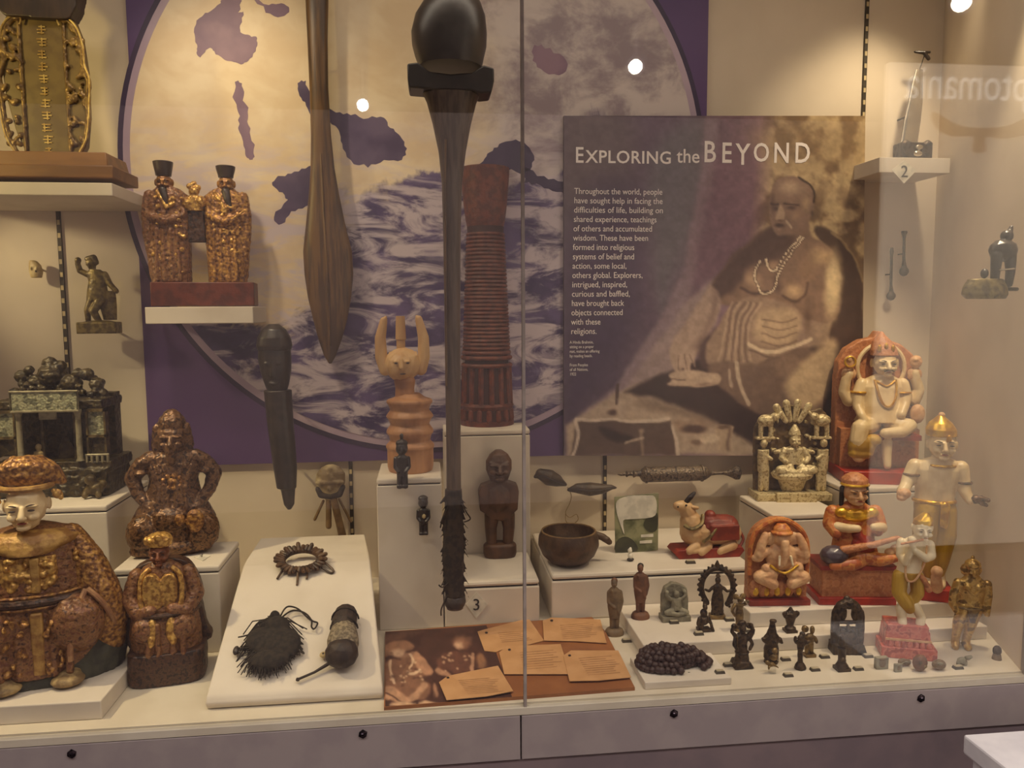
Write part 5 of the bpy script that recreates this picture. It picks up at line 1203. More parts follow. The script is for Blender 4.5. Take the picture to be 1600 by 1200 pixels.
p = f.part('gold_bodice', 'gold_leaf', 1.2); p.ell(1342,808,24,12,12,10).ell(1320,804,12,9,10,9).ell(1366,804,12,9,10,9); p.done()
for x0, pts in ((0,[(1312,826,14,8),(1326,826,24,7),(1338,825,28,6)]), (1,[(1382,828,12,9),(1374,824,22,7),(1362,822,30,6)])): f.part('forearm', 'marble_cream', 1.1).cap(pts).done()
p = f.part('knee_cloth', 'red_base', 1.2); p.ell(1350,852,20,16,24,10).cap([(1340,836,22,8),(1352,852,28,8)]); p.done()
hd = f.part('head', 'terra_pale', 1.0); hd.ell(1342,772,18,20,4,17).ell(1342,784,13,9,10,13).loft([(794,1343,9,0,9),(784,1343,9,0,9)]); face(f,None,1343,774,34,38,20,hd); ho = hd.done(); eyes(f,1343,774,34,38,20, head=ho)
p = f.part('crown', 'terracotta', 1.1); p.loft([(762,1342,20,3,18),(752,1342,20,1,18),(746,1342,14,0,13),(742,1342,6,0,6)], 20); p.done()
f.part('crown_band', 'gold_leaf').ring(1342,760,20,18,2.2,3).done()
for x in (1325,1361): f.part('hair_lock', 'hair_black', 1).cap([(x,768,-2,5),(x+(-2 if x < 1340 else 2),786,0,4),(x+(-4 if x < 1340 else 4),800,4,3)]).done()
p = f.part('lute_gourd', 'blue_gourd', 1.3); p.ell(1304,868,22,16,26,18); p.done()
p = f.part('lute_neck', 'terracotta', 1.1); p.cap([(1316,858,32,7),(1360,848,36,5),(1396,838,34,4),(1402,842,34,6)]); p.done()
f.part('lute_peg_box', 'terra_pale', 1).ell(1396,858,8,9,30,7).ell(1388,862,8,7,30,7).done()

# ---- flute player on red base
f = Fig('flute_player_statue', 'slender cream flute player with crossed legs on a tiered red base', 'statue', 1420, 1030, Z=ZF, dc=-24, rz=-20)
p = f.part('base', 'pink_base'); p.box(1380,1012,1460,1030,26,-24).box(1385,986,1452,1012,22,-20,2).box(1388,978,1448,988,20,-18); po = p.done(.0015)
for x in range(1394,1452,9): f.part('lotus_petal', 'pink_base', parent=po).ell(x,1010,4.4,9,22,3).done()
f.part('base_edge', 'terra_pale', parent=po).box(1386,999,1452,1002,23.5,20).done()
p = f.part('body', 'marble_white', 1.1)
p.loft([(900,1420,19,0,13),(886,1421,17,0,12),(870,1423,18,0,12),(852,1427,20,0,11),(844,1430,16,0,10),(838,1432,8,2,8),(830,1434,8,2,8)], 22)
p.cap([(1408,850,0,7),(1406,870,4,6.5),(1412,880,12,6),(1420,852,18,5)]).cap([(1448,852,0,8),(1450,868,4,7.5),(1440,870,14,6.5),(1424,858,20,5)]).ell(1418,842,7,8,20,6).cap([(1414,838,20,3),(1424,842,22,2.6)])
p.cap([(1410,955,6,8),(1412,972,6,7),(1412,978,10,7)]).cap([(1430,950,4,8),(1440,968,4,7),(1438,980,8,7)])
p.done()
p = f.part('dhoti', 'gold_cloth', 1.2); p.loft([(908,1420,20,0,14),(896,1420,20,0,14)]).cap([(1408,905,2,12),(1406,930,6,11),(1418,948,10,10),(1422,955,8,8)]).cap([(1432,905,2,11),(1434,930,2,10),(1424,948,2,8),(1414,956,4,8)]); p.done()
hd = f.part('head', 'marble_white', .9); hd.ell(1436,826,14,17,5,14).ell(1422,824,2.4,5,2,3).ell(1450,824,2.4,5,2,3); face(f,None,1437,829,26,30,18,hd); ho = hd.done(); eyes(f,1437,829,26,30,18, head=ho)
p = f.part('crown', 'gold_leaf', 1.0); p.loft([(819,1437,15,3,14),(812,1438,14,2,13),(806,1440,9,1,9),(801,1441,4,0,4)], 18); p.done()
f.part('flute', 'terracotta').cap([(1432,838,24,1.8),(1402,846,26,1.8)]).done()
f.part('garland', 'terra_pale').tube([(1420,848,12),(1412,880,15),(1414,905,16),(1426,905,16),(1438,880,14),(1442,850,11)], 1.6, 6, 4).done()
f.part('sash_tail', 'terracotta', 1).cap([(1436,900,12,4),(1446,915,10,4),(1448,922,8,5)]).done()

# ---- brass standing figure
f = Fig('standing_brass_figure', 'polished brass standing figure with round headdress at the far right', 'statue', 1504, 1017, Z=ZF, dc=-14, rz=-20)
p = f.part('body', 'brass', 1.0)
p.loft([(955,1516,19,0,11),(938,1516,18,0,11),(922,1517,20,0,11),(910,1517,22,0,10),(904,1517,14,0,9),(896,1517,7,0,7)], 22)
p.cap([(1497,912,0,7),(1492,930,0,6.5),(1490,946,2,6),(1494,956,6,4.5)]).cap([(1538,912,0,7),(1540,930,0,6.5),(1538,950,4,5.5),(1538,958,6,4.5)])
p.cap([(1507,950,2,10),(1500,975,2,8.5),(1497,1002,2,6),(1497,1010,2,6.5),(1495,1013,10,5.5)]).cap([(1525,950,2,10),(1518,975,2,8.5),(1512,1002,2,6),(1512,1010,2,6.5),(1513,1013,10,5.5)])
p.ell(1508,916,6,6,9,5).ell(1524,916,6,6,9,5); p.ell(1516,888,9,12,2,9); face(f,None,1516,890,17,22,10,p); p.done()
p = f.part('headdress', 'brass', 1.0); p.ell(1516,892,16,13,-5,9).loft([(884,1516,12,2,11),(878,1516,11,1,10),(874,1516,6,0,6)]).cap([(1516,876,0,3),(1516,870,0,3)]); p.done()
f.part('belt', 'bronze_light').ring(1516,950,19,12,2.6,0).done(); f.part('chest_ornament', 'brass').tube([(1502,908,9),(1516,926,13),(1530,908,9)], 2, 6, 4).done(); f.part('apron', 'bronze_light', 1).poly([(1508,950),(1526,950),(1520,972),(1514,972)], 13, 8).done()

# ---- elephant headed plaque
f = Fig('elephant_headed_plaque', 'arched terracotta plaque of an elephant headed deity on the upper step', 'plaque', 1219, 947, Z=ZA, dc=-16, rz=-5)
p = f.part('back_slab', 'terracotta', 1.5); arch(p, 1172, 1266, 947, 811, 2, -16); p.done()
f.part('foot', 'red_base').box(1171,938,1267,947,16,-16).done(.001)
p = f.part('arch_rim', 'orange_paint'); p.tube([(1174,900,4),(1174,855,4),(1184,830,4),(1205,815,4),(1219,812,4),(1234,815,4),(1254,830,4),(1264,855,4),(1264,900,4)], 4, 8, 4); p.done()
p = f.part('body', 'terra_pale', 1.1); p.ell(1222,870,26,24,6,14).ell(1222,840,14,14,10,12).cap([(1222,845,20,7),(1222,860,24,6),(1219,876,24,5),(1214,882,22,4)]).ell(1203,842,10,11,6,5).ell(1241,842,10,11,6,5)
p.cap([(1200,862,6,8),(1186,866,10,8),(1190,848,10,7),(1196,836,8,6)]).cap([(1244,862,6,8),(1258,868,10,8),(1254,850,10,7),(1248,838,8,6)]).cap([(1204,896,12,12),(1186,900,14,10),(1206,910,18,9)]).cap([(1240,896,12,12),(1256,902,14,10),(1236,910,18,9)]).ell(1197,888,9,9,14,8).ell(1246,886,9,9,14,8).ell(1184,872,10,7,8,7).ell(1256,876,10,7,8,7)
p.done()
p = f.part('crown', 'orange_paint', 1.0); p.loft([(832,1221,15,10,12),(824,1221,13,8,11),(817,1221,7,6,7)], 18).ring(1221,831,15,13,2.2,9); p.done()
for x in (1214,1231): f.part('tusk', 'marble_white').cap([(x,866,22,2.4),(x+(-2 if x < 1220 else 2),878,26,1.6)]).done()
f.part('belt', 'gold_leaf').tube([(1200,880,20),(1222,892,22),(1244,880,20)], 2.2, 6, 4).done()
p = f.part('lotus_seat', 'terracotta', 1.2)
for x in range(1180,1264,14): p.ell(x,922,8,15,6,6)
p.done()
for x in range(1182,1262,17): f.part('pendant_scallop', 'gold_leaf').ell(x,926,5,8,10,3).done()

# ---- silvery relief of a seated deity
f = Fig('silver_deity_relief', 'silvery openwork relief of a deity seated on a lotus with attendants', 'relief', 1240, 782, Z=Z8, dc=-20, rz=-6)
f.part('base', 'silver_relief').box(1182,771,1298,782,26,-24).box(1210,768,1272,784,32,20).done(.001)
p = f.part('back_frame', 'silver_back', 1.4); p.poly([(1186,772),(1184,700),(1185,670),(1196,652),(1212,648),(1225,640),(1240,634),(1256,638),(1270,646),(1290,640),(1300,652),(1301,690),(1297,772)], -6, -14, 0); p.done()
for x, s_ in ((1199,1), (1287,-1)):
    p = f.part('elephant', 'silver_relief', 1.1); p.ell(x,658,14,10,4,9).ell(x+s_*13,652,7,7,6,7).cap([(x-s_*8,664,4,4),(x-s_*8,684,4,4)]).cap([(x+s_*8,664,4,4),(x+s_*8,684,4,4)]).cap([(x+s_*17,652,8,3),(x+s_*22,644,8,2)]).box(x-15,684,x+15,688,8,-6); p.done()
    p = f.part('attendant', 'silver_relief', 1.0); p.ell(x-s_*3,694,6,7,6,6).loft([(738,x-s_*2,9,4,7),(722,x-s_*3,9,4,7),(704,x-s_*3,9,4,6)]).cap([(x-s_*8,708,6,3.4),(x+s_*8,718,10,3)]).cap([(x-s_*5,738,4,5),(x-s_*6,768,4,4)]).cap([(x+s_*2,738,4,5),(x+s_*3,768,4,4)]); p.done()
p = f.part('seated_deity', 'silver_relief', 1.0); p.ell(1243,688,9,11,10,9).loft([(726,1243,17,8,11),(712,1243,14,8,10),(702,1243,17,8,9),(698,1243,7,8,7)]).cap([(1228,704,8,5),(1222,716,12,4.5),(1228,722,18,4)]).cap([(1258,704,8,5),(1264,716,12,4.5),(1258,722,18,4)]).cap([(1226,706,4,4),(1214,708,6,3.4)]).cap([(1260,706,4,4),(1274,708,6,3.4)]).cap([(1234,732,14,8),(1218,734,18,7),(1240,738,22,6)]).cap([(1252,732,14,8),(1270,734,18,7),(1246,738,22,6)]).loft([(680,1243,10,8,9),(672,1243,7,8,7),(664,1243,2,8,2)]); face(f,None,1243,690,17,20,18,p); p.done()
p = f.part('lotus_stem', 'silver_relief'); p.lathe(1241, [(772,14),(764,18),(752,22),(748,30),(742,33),(738,30)], 8, .7); p.done()
for a in (-34,-14,8,30):
    r_ = R_(a); f.part('fan_blade', 'silver_relief').cap([(1243+20*math.sin(r_),672-14*math.cos(r_),0,4),(1243+48*math.sin(r_),674-44*math.cos(r_),0,6)], .5).done()
p = f.part('side_scroll', 'silver_relief', 1.1)
for i in range(26):
    s_ = random.choice((-1,1)); p.ell(1241+s_*random.uniform(20,46), random.uniform(640,735), random.uniform(2,5), random.uniform(2,5), -3, 4)
p.done()

# ---- bull
f = Fig('kneeling_bull', 'painted kneeling bull with red saddle cloth facing left on the long plinth', 'figurine', 1113, 874, Z=Z7, dc=-26)
p = f.part('base', 'red_base'); p.poly([(1055,866),(1060,860),(1164,858),(1168,864),(1160,874),(1064,876)], 20, -22); p.done(.001)
p = f.part('body', 'bull_cream', 1.2); p.cap([(1098,838,0,22),(1125,838,0,22),(1150,840,0,20)], .9).cap([(1086,818,0,17),(1090,838,0,21)]).cap([(1082,806,0,13),(1078,797,0,12),(1068,793,4,9),(1062,792,6,7)])
p.cap([(1090,856,14,8),(1078,862,18,6)]).cap([(1150,856,14,9),(1128,864,18,6)]).cap([(1110,856,14,8),(1098,864,20,6)]).ell(1086,862,14,5,16,8); p.done()
p = f.part('horn', 'hair_black', .9); p.cap([(1076,788,4,4),(1084,779,4,4.4),(1090,773,4,3)]); p.done(); f.part('ear', 'bull_cream', .9).cap([(1084,794,8,3),(1094,796,8,3)]).done()
f.part('eye', 'feature_dark').ell(1074,790,2,2,13,1).done(); f.part('nostril', 'feature_dark').ell(1061,792,1.6,1.6,12.6,.8).done()
p = f.part('saddle_cloth', 'saddle_red', 1.2); p.cap([(1116,826,0,17),(1148,828,0,17)], 1.2).ell(1118,810,9,8,0,10).box(1112,822,1158,846,23,-23); p.done()
f.part('collar', 'olive_bronze').tube([(1072,822,12),(1082,826,20),(1098,820,16),(1104,808,6)], 3.2, 6, 4).done(); f.part('collar', 'olive_bronze').tube([(1100,848,20),(1112,836,24),(1122,824,20)], 2.4, 6, 4).done()
f.part('tail', 'saddle_red').tube([(1166,836,0),(1172,850,4),(1164,862,8)], 2.4, 6, 4).done()

# ---- clay figurines
for (bx, by, top, Z, m_, lab) in ((963,996,905,ZF,'clay_grey','grey brown draped clay figurine standing on the case floor'), (1004,970,882,ZB,'clay_brown','reddish brown robed clay figurine on the lower step')):
    f = Fig('draped_clay_figurine', lab, 'figurine', bx, by, Z=Z, dc=-13, group='draped clay figurines'); k = (by-top)/90
    Yv = lambda t: by-t*k
    f.part('base', m_).lathe(bx, [(Yv(0),15*k),(Yv(4),15*k),(Yv(8),13*k),(Yv(10),10*k)], 0, .85).done()
    p = f.part('body', m_, .9); p.cap([(bx-4*k,Yv(26),0,4*k),(bx-4*k,Yv(10),0,3.4*k)]).cap([(bx+4*k,Yv(26),0,4*k),(bx+4*k,Yv(10),0,3.4*k)]).loft([(Yv(26),bx,8*k,0,6*k),(Yv(44),bx,11*k,0,8*k),(Yv(60),bx,11*k,0,8*k),(Yv(70),bx-.5,10*k,0,7*k),(Yv(75),bx-1,5*k,0,5*k)]).cap([(bx-9*k,Yv(68),0,3.4*k),(bx-10*k,Yv(52),3*k,3*k),(bx-2*k,Yv(46),8*k,2.6*k)]).cap([(bx+9*k,Yv(68),0,3.4*k),(bx+11*k,Yv(54),3*k,3*k),(bx+7*k,Yv(40),6*k,2.6*k)]).ell(bx-1,Yv(82),5*k,7*k,1,5*k).cap([(bx-6*k,Yv(72),5*k,2*k),(bx+6*k,Yv(34),7*k,2*k)]); face(f,None,bx-1,Yv(82),10*k,13*k,5*k,p); p.done()
    f.part('hair', 'hair_black' if m_ == 'clay_brown' else 'clay_brown', .9).ell(bx,Yv(85),5.4*k,5.4*k,-1.5*k,5*k).done()

# ---- grey stone plaque
f = Fig('grey_stone_relief', 'small grey stone relief of a seated deity on the lower step', 'relief', 1058, 973, Z=ZB, dc=-12)
p = f.part('slab', 'stone_grey', 1.2); p.poly([(1037,972),(1037,935),(1042,920),(1054,913),(1066,916),(1077,922),(1080,940),(1080,972)], 0, -10, 0); p.done()
p = f.part('base', 'stone_grey'); p.box(1035,964,1081,973,11,-11); p.done(.001)
p = f.part('seated_deity', 'stone_grey', .9); p.ell(1059,930,5,6,4,5).loft([(955,1059,9,4,6),(942,1059,8,4,6),(936,1059,9,4,5)]).cap([(1050,938,4,3),(1043,932,4,3),(1044,926,3,3)]).cap([(1068,938,4,3),(1074,932,4,3),(1072,926,3,3)]).cap([(1051,956,6,5),(1042,958,8,4),(1060,961,10,3.4)]).cap([(1066,956,6,5),(1075,958,8,4),(1058,962,10,3.4)]); p.done()

# ---- bronze shrine arch with standing figure
f = Fig('flaming_arch_bronze', 'dark bronze deity standing inside a flame edged arch on the lower step', 'figurine', 1124, 969, Z=ZB, dc=-8, rz=-8)
A_ = [(1106,944,0),(1099,930,0),(1097,916,0),(1101,902,0),(1110,892,0),(1121,888,0),(1133,892,0),(1142,902,0),(1146,916,0),(1144,932,0),(1138,946,0)]
p = f.part('arch', 'bronze_dark', .9); Q = spline([tuple(a_) for a_ in A_], 4, False)
p.cap([(v.x,v.y,v.z,4.4) for v in Q])
for v in Q[::2]: p.ell(v.x+(v.x-1122)*.2, v.y+(v.y-922)*.16, 2.4, 2.4, 0, 2.4)
p.cap([(1121,888,0,5),(1121,880,0,3),(1121,876,0,1.2)]); p.done()
p = f.part('deity', 'bronze_dark', .8); p.ell(1122,907,4.6,6,2,4.6).loft([(901,1122,4,2,4),(896,1122,2,2,2)]).loft([(958,1122,9,2,6),(945,1122,10,2,6),(932,1122,9,2,6),(926,1122,7,2,5),(916,1122,8,2,5),(912,1122,3,2,3)]).cap([(1114,918,2,2.6),(1108,924,4,2.2),(1102,921,4,2)]).cap([(1130,918,2,2.6),(1136,924,4,2.2),(1143,922,4,2)]).cap([(1116,955,2,4),(1115,967,2,3)]).cap([(1128,955,2,4),(1129,967,2,3)]); p.done()
f.part('base', 'bronze_light').box(1110,962,1134,969,7,-7).done(.0006)

# ---- small bronzes
def small(name, label, bx, by, Z, m_, build, dc=-8):
    f = Fig(name, label, 'figurine', bx, by, Z=Z, dc=dc, group='small bronzes at the right front'); build(f, m_); return f
def b_rider(f, m_):
    f.part('base', m_).box(1092,984,1112,988,7,-7).done()
    p = f.part('body', m_, .8); p.ell(1101,972,9,8,0,8).ell(1102,960,6,7,0,6).ell(1103,949,4,5,2,4).cap([(1103,945,0,3),(1103,938,0,1.6)]).cap([(1094,966,4,3),(1091,974,6,3),(1095,982,4,3)]).cap([(1108,966,4,3),(1113,978,4,2.6),(1116,988,4,3)]).cap([(1097,976,4,4),(1096,986,4,3)]); face(f,None,1103,950,8,10,6,p); p.done()
small('crouching_bronze', 'small crouching bronze left of the flaming arch foot', 1103, 989, ZB, 'bronze_dark', b_rider)
def b_slim(f, m_):
    p = f.part('body', m_, .8); p.ell(1158,938,5,6,2,4).loft([(975,1158,6,0,4),(962,1158,7,0,5),(952,1158,5,0,4),(945,1158,8,0,4)]).cap([(1150,946,0,3),(1144,954,4,2.4),(1148,962,6,2)]).cap([(1166,946,0,3),(1170,940,4,2.4)]).cap([(1155,975,0,3),(1155,984,0,2.6)]).cap([(1161,975,0,3),(1162,984,0,2.6)]).ell(1152,934,5,5,-2,3).ell(1164,934,5,5,-2,3); p.done()
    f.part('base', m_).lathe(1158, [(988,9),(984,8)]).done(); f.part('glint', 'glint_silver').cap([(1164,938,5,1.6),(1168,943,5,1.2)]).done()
small('slender_bronze', 'slender pale bronze standing behind the many armed figure', 1158, 988, ZB, 'bronze_light', b_slim)
def b_many(f, m_):
    f.part('base', m_, .9).poly([(1146,1044),(1178,1044),(1172,1034),(1150,1034)], 12, -12).loft([(1034,1162,12,0,10),(1024,1162,10,0,9),(1020,1162,12,0,10)]).done()
    p = f.part('body', m_, .9); p.loft([(1024,1161,10,0,8),(1008,1161,9,0,7),(996,1161,12,0,7),(990,1161,6,0,5)]).ell(1161,982,6,7,2,6).loft([(978,1161,8,0,6),(972,1161,6,0,5),(970,1161,3,0,3)])
    for s_ in (-1,1): p.cap([(1161+s_*11,994,0,3.4),(1161+s_*17,986,2,3),(1161+s_*14,976,2,3)]).cap([(1161+s_*11,996,2,3),(1161+s_*15,1006,6,2.8),(1161+s_*10,1014,8,2.6)]).ell(1161+s_*12,980,5,5,-2,4)
    p.cap([(1172,1000,4,2.4),(1178,990,4,2),(1180,984,4,1.4)]); face(f,None,1161,983,10,12,7,p); p.done()
    f.part('garland', 'bronze_light').tube([(1152,994,5),(1151,1008,8),(1152,1016,9)], 1.3, 5, 3).done()
small('many_armed_bronze', 'squat dark bronze with many arms next to the prayer beads', 1162, 1045, ZF, 'bronze_dark', b_many)
def b_tall(f, m_):
    p = f.part('body', m_, .9); p.loft([(1030,1208,12,0,9),(1016,1208,12,0,9),(1008,1208,10,0,8),(1002,1207,15,0,8),(996,1208,12,0,7),(990,1208,8,0,6),(980,1209,5,0,5),(974,1209,4,0,4),(972,1210,6,0,5),(969,1210,5,0,4)]).cap([(1196,1000,0,4),(1192,998,2,2)]).cap([(1220,1002,0,5),(1224,1006,2,3)]).ell(1208,1020,9,7,8,6).cap([(1202,1030,4,4),(1200,1036,4,3)]).cap([(1214,1028,4,4),(1216,1036,4,3)]); p.done()
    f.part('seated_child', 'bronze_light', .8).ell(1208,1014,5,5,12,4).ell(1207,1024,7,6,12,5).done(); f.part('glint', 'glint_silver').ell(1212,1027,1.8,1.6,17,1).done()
    f.part('base', m_).lathe(1208, [(1038,11),(1034,10)]).done()
small('vase_headed_bronze', 'dark bronze with tall flared headdress near the front edge', 1208, 1038, ZF, 'bronze_dark', b_tall)
def b_dog(f, m_):
    f.part('prop', 'clear_acrylic').box(1205,1045,1214,1055,5,-5).done()
    p = f.part('body', m_, .7); p.ell(1208,1041,6,4,0,4).ell(1201,1037,4,4,2,3.4).cap([(1204,1044,2,2),(1203,1047,3,1.4)]).cap([(1213,1042,2,1.8),(1219,1046,2,1)]); p.done()
small('tiny_animal_bronze', 'tiny bronze animal raised on a clear block at the front', 1210, 1055, ZF, 'bronze_light', b_dog)
def b_vase(f, m_):
    p = f.part('body', m_, .8); p.loft([(989,1238,9,0,8),(983,1238,9,0,8),(980,1238,5,0,5),(974,1238,7,0,6),(966,1238,9,0,7),(960,1238,11,0,7),(955,1238,4,0,4),(950,1238,1.5,0,2)]).cap([(1230,966,0,3),(1226,960,2,2.6),(1229,957,2,2)]).cap([(1246,966,0,3),(1250,960,2,2.6),(1247,957,2,2)]); p.done()
    f.part('foot', m_).box(1229,986,1247,990,8,-8).done()
small('seated_step_bronze', 'small seated dark bronze alone on the lower step', 1238, 990, ZB, 'bronze_dark', b_vase)
def b_tree(f, m_):
    f.part('base', m_, .9).loft([(1048,1254,10,0,8),(1042,1254,8,0,7),(1038,1254,5,0,5)]).done()
    p = f.part('body', m_, .8); p.cap([(1254,1040,0,4),(1253,1020,0,4),(1254,1010,0,6)]).ell(1253,998,6,6,2,5).ell(1256,1006,9,7,0,6).cap([(1247,1006,0,3),(1243,1000,2,2.6),(1244,995,2,2)]).cap([(1262,1008,0,3),(1266,1004,2,2.6)]).ell(1256,992,5,4,0,4); p.done()
small('one_legged_bronze', 'dark bronze dancer balanced on one thin leg', 1254, 1049, ZF, 'bronze_dark', b_tree)
def b_pale(f, m_):
    f.part('base', m_).box(1260,1024,1277,1029,6,-6).done()
    p = f.part('body', m_, .8); p.ell(1268,1000,9,9,0,6).ell(1260,984,6,6,0,5).ell(1272,986,4,7,0,4).cap([(1264,1008,0,4),(1264,1024,0,3)]).cap([(1271,1008,0,4),(1272,1024,0,3)]).cap([(1276,998,2,3),(1279,1006,2,2.6)]); p.done()
small('pale_pair_bronze', 'pale bronze pair standing behind the one legged dancer', 1268, 1029, ZF, 'bronze_light', b_pale, -8)
# dark arched shrine
f = Fig('dark_arched_bronze', 'dark bronze arched shrine with a small window above its seated group', 'figurine', 1328, 1024, Z=ZF, dc=-14, group='small bronzes at the right front', rz=-8)
f.part('base', 'bronze_dark', 1.0).poly([(1303,1024),(1356,1024),(1350,1008),(1304,1008)], 14, -14).done()
p = f.part('arch_left', 'bronze_dark', 1.0); p.cap([(1310,1010,0,7),(1309,980,0,7),(1311,962,0,8),(1317,950,0,8),(1327,944,0,8),(1326,938,0,5)]).ell(1321,962,6,12,0,5); p.done()
p = f.part('arch_right', 'bronze_dark', 1.0); p.cap([(1347,1010,0,7),(1348,980,0,7),(1346,962,0,8),(1339,950,0,8),(1330,944,0,8)]).ell(1339,962,6,12,0,5); p.done()
p = f.part('seated_group', 'bronze_dark', .9); p.loft([(1012,1328,20,2,10),(998,1328,18,2,9),(990,1328,12,2,8)]).ell(1318,990,4,5,4,4).ell(1328,984,4,6,4,4).ell(1338,990,4,5,4,4).box(1304,974,1352,979,2,-4).box(1304,984,1352,988,2,-4); p.done()
f.part('crest', 'bronze_dark', .9).ell(1328,946,7,8,4,5).done()
def b_front(f, m_):
    p = f.part('body', m_, .8); p.loft([(1048,1319,11,0,9),(1042,1319,10,0,8),(1036,1319,6,0,6),(1028,1319,6,0,5),(1020,1319,6,0,5),(1014,1318,7,0,6)]).ell(1318,1006,6,7,0,6).cap([(1318,1000,0,5),(1318,994,0,3)]).ell(1318,1032,5,4,6,3); p.done()
    f.part('foot', m_).box(1309,1045,1330,1050,9,-9).done()
small('front_seated_bronze', 'small seated bronze in front of the dark arched shrine', 1319, 1050, ZF, 'bronze_dark', b_front)

# ---- tiny seals and stones along the front
def seal(label, bx, by, build):
    f = Fig('small_relic', label, 'relic', bx, by, Z=ZF, dc=-5, group='tiny relics at the front right'); build(f)
seal('tiny square grey plaque left of the red tiered base front', 1380, 1047, lambda f: (f.part('block', 'stone_grey').box(1370,1028,1390,1047,3,-5).done(.0008), f.part('relief', 'clay_grey', .7).ell(1380,1037,6,7,3,2).ell(1380,1030,8,2,3,2).done()))
seal('tiny upright grey tablet at the front edge', 1406, 1052, lambda f: (f.part('block', 'stone_grey').box(1400,1039,1412,1052,2,-3).done(.0008), f.part('relief', 'clay_grey').ell(1406,1045,3,4,2,1).done()))
seal('tiny rough stone behind the upright tablet', 1416, 1043, lambda f: (f.part('stone', 'clay_grey', .7).ell(1413,1036,8,6,0,5).ell(1421,1037,6,5,0,4).done(), f.part('vein', 'stone_grey').tube([(1407,1036,6),(1415,1033,6),(1422,1036,6)], .8, 5, 3).done()))
seal('round brown carved ball in front of the red tiered base', 1440, 1051, lambda f: (f.part('ball', 'clay_brown', .7).ell(1440,1037,12,13.5,0,9).done(), f.part('carving', 'bronze_light', .7).ell(1436,1034,3,4,8,2).ell(1444,1040,3,3,8,2).done()))
seal('oval grey brown pebble beside the carved ball', 1470, 1049, lambda f: (f.part('pebble', 'clay_grey', .7).ell(1470,1040,11.5,8,0,8).done(), f.part('carving', 'stone_grey', .7).ell(1468,1036,5,2.4,6,2).done()))
seal('tiny grey animal carving near the brass figure foot', 1507, 1042, lambda f: (f.part('body', 'stone_grey', .7).ell(1506,1034,8,6,0,5).cap([(1500,1036,0,3),(1500,1041,0,3)]).cap([(1512,1036,0,3),(1512,1041,0,3)]).done(), f.part('head', 'stone_grey', .7).cap([(1513,1029,2,4),(1519,1027,3,2.4)]).done()))
seal('tiny dark carved head at the far right of the floor', 1561, 1032, lambda f: (f.part('head', 'bronze_dark', .7).ell(1561,1018,7,8,0,6).done(), f.part('stand', 'clay_grey').lathe(1561, [(1032,7),(1026,6),(1023,5)]).done()))

# ---- number labels
LB = [(980,1004,ZF,'beside the grey brown clay figurine'), (1054,975,ZB,'under the grey stone relief'), (1093,993,ZB,'beside the crouching bronze'), (1141,971,ZB,'to the right of the flaming arch'), (1171,988,ZB,'right of the slender pale bronze'),
      (1139,1042,ZF,'left of the many armed bronze'), (1126,1053,ZS,'at the corner of the prayer bead slab'), (1229,1033,ZF,'right of the vase headed bronze'), (1233,1058,ZF,'nearest the glass, beside the tiny animal'), (1275,1049,ZF,'right of the one legged dancer'),
      (1290,1029,ZF,'right of the pale bronze pair'), (1343,1048,ZF,'right of the front seated bronze'), (1358,1028,ZF,'at the arched shrine base'), (1080,881,Z7,'in front of the bull'), (1499,1046,ZF,'in front of the tiny grey animal')]
for i, (x, y, z, where) in enumerate(LB):
    f = Fig('number_label', 'tiny grey number plate ' + where, 'label', x, y, Z=z, dc=-4, group='tiny number plates')
    f.part('block', 'label_edge').box(x-7.5,y-4,x+7.5,y,5,-4,1).done(); f.part('plate', 'label_plate').box(x-6,y-4.8,x+6,y-3.9,3.6,-2.8).done()

# ---- prayer beads
f = Fig('prayer_bead_string', 'heap of dark brown prayer beads coiled on the thin slab', 'prayer beads', 1053, 1050, Z=ZS, dc=0)
bead = None; nb = 0
M1 = bpy.data.meshes.new('bead'); bm = bmesh.new(); bmesh.ops.create_icosphere(bm, subdivisions=2, radius=1)
for v in bm.verts: v.co *= 1+random.uniform(-.1,.1)
bm.to_mesh(M1); bm.free(); M1.materials.append(MATS['bead_brown'])
for q in M1.polygons: q.use_smooth = True
for (rx, ry, n, zz) in ((57,15,40,0),(47,11,34,0),(36,7,26,0),(24,3,16,0),(51,13,36,.008),(40,9,30,.008),(28,5,22,.009),(44,10,30,.015),(32,6,24,.016),(20,3,14,.016),(34,7,20,.022),(18,3,12,.022)):
    for i in range(n):
        a = 2*math.pi*(i+random.uniform(-.2,.2))/n+zz*90; P0 = onz(1054, 1042, ZS); k_ = mpp(P0)
        P = P0+Vector((rx*math.cos(a)*k_-zz*.5, ry*math.sin(a)*k_*2.0+.006+zz*.3, random.uniform(.0045,.0085)+zz))
        if zz < .012 and rx > 40 and math.cos(a) > .1 and math.cos(a) < .72 and math.sin(a) < -.55: continue
        o = bpy.data.objects.new('bead', M1); col.objects.link(o); o.parent = f.o; o.location = P-f.pos; r = random.uniform(.0060,.0072); o.scale = (r, r, r); o.rotation_euler = (random.random()*6, random.random()*6, 0)
p = f.part('pale_end_bead', 'stone_grey'); p.ell(1066,1055,6,3.4,4,4).ell(1076,1052,4,3,4,3); p.done()

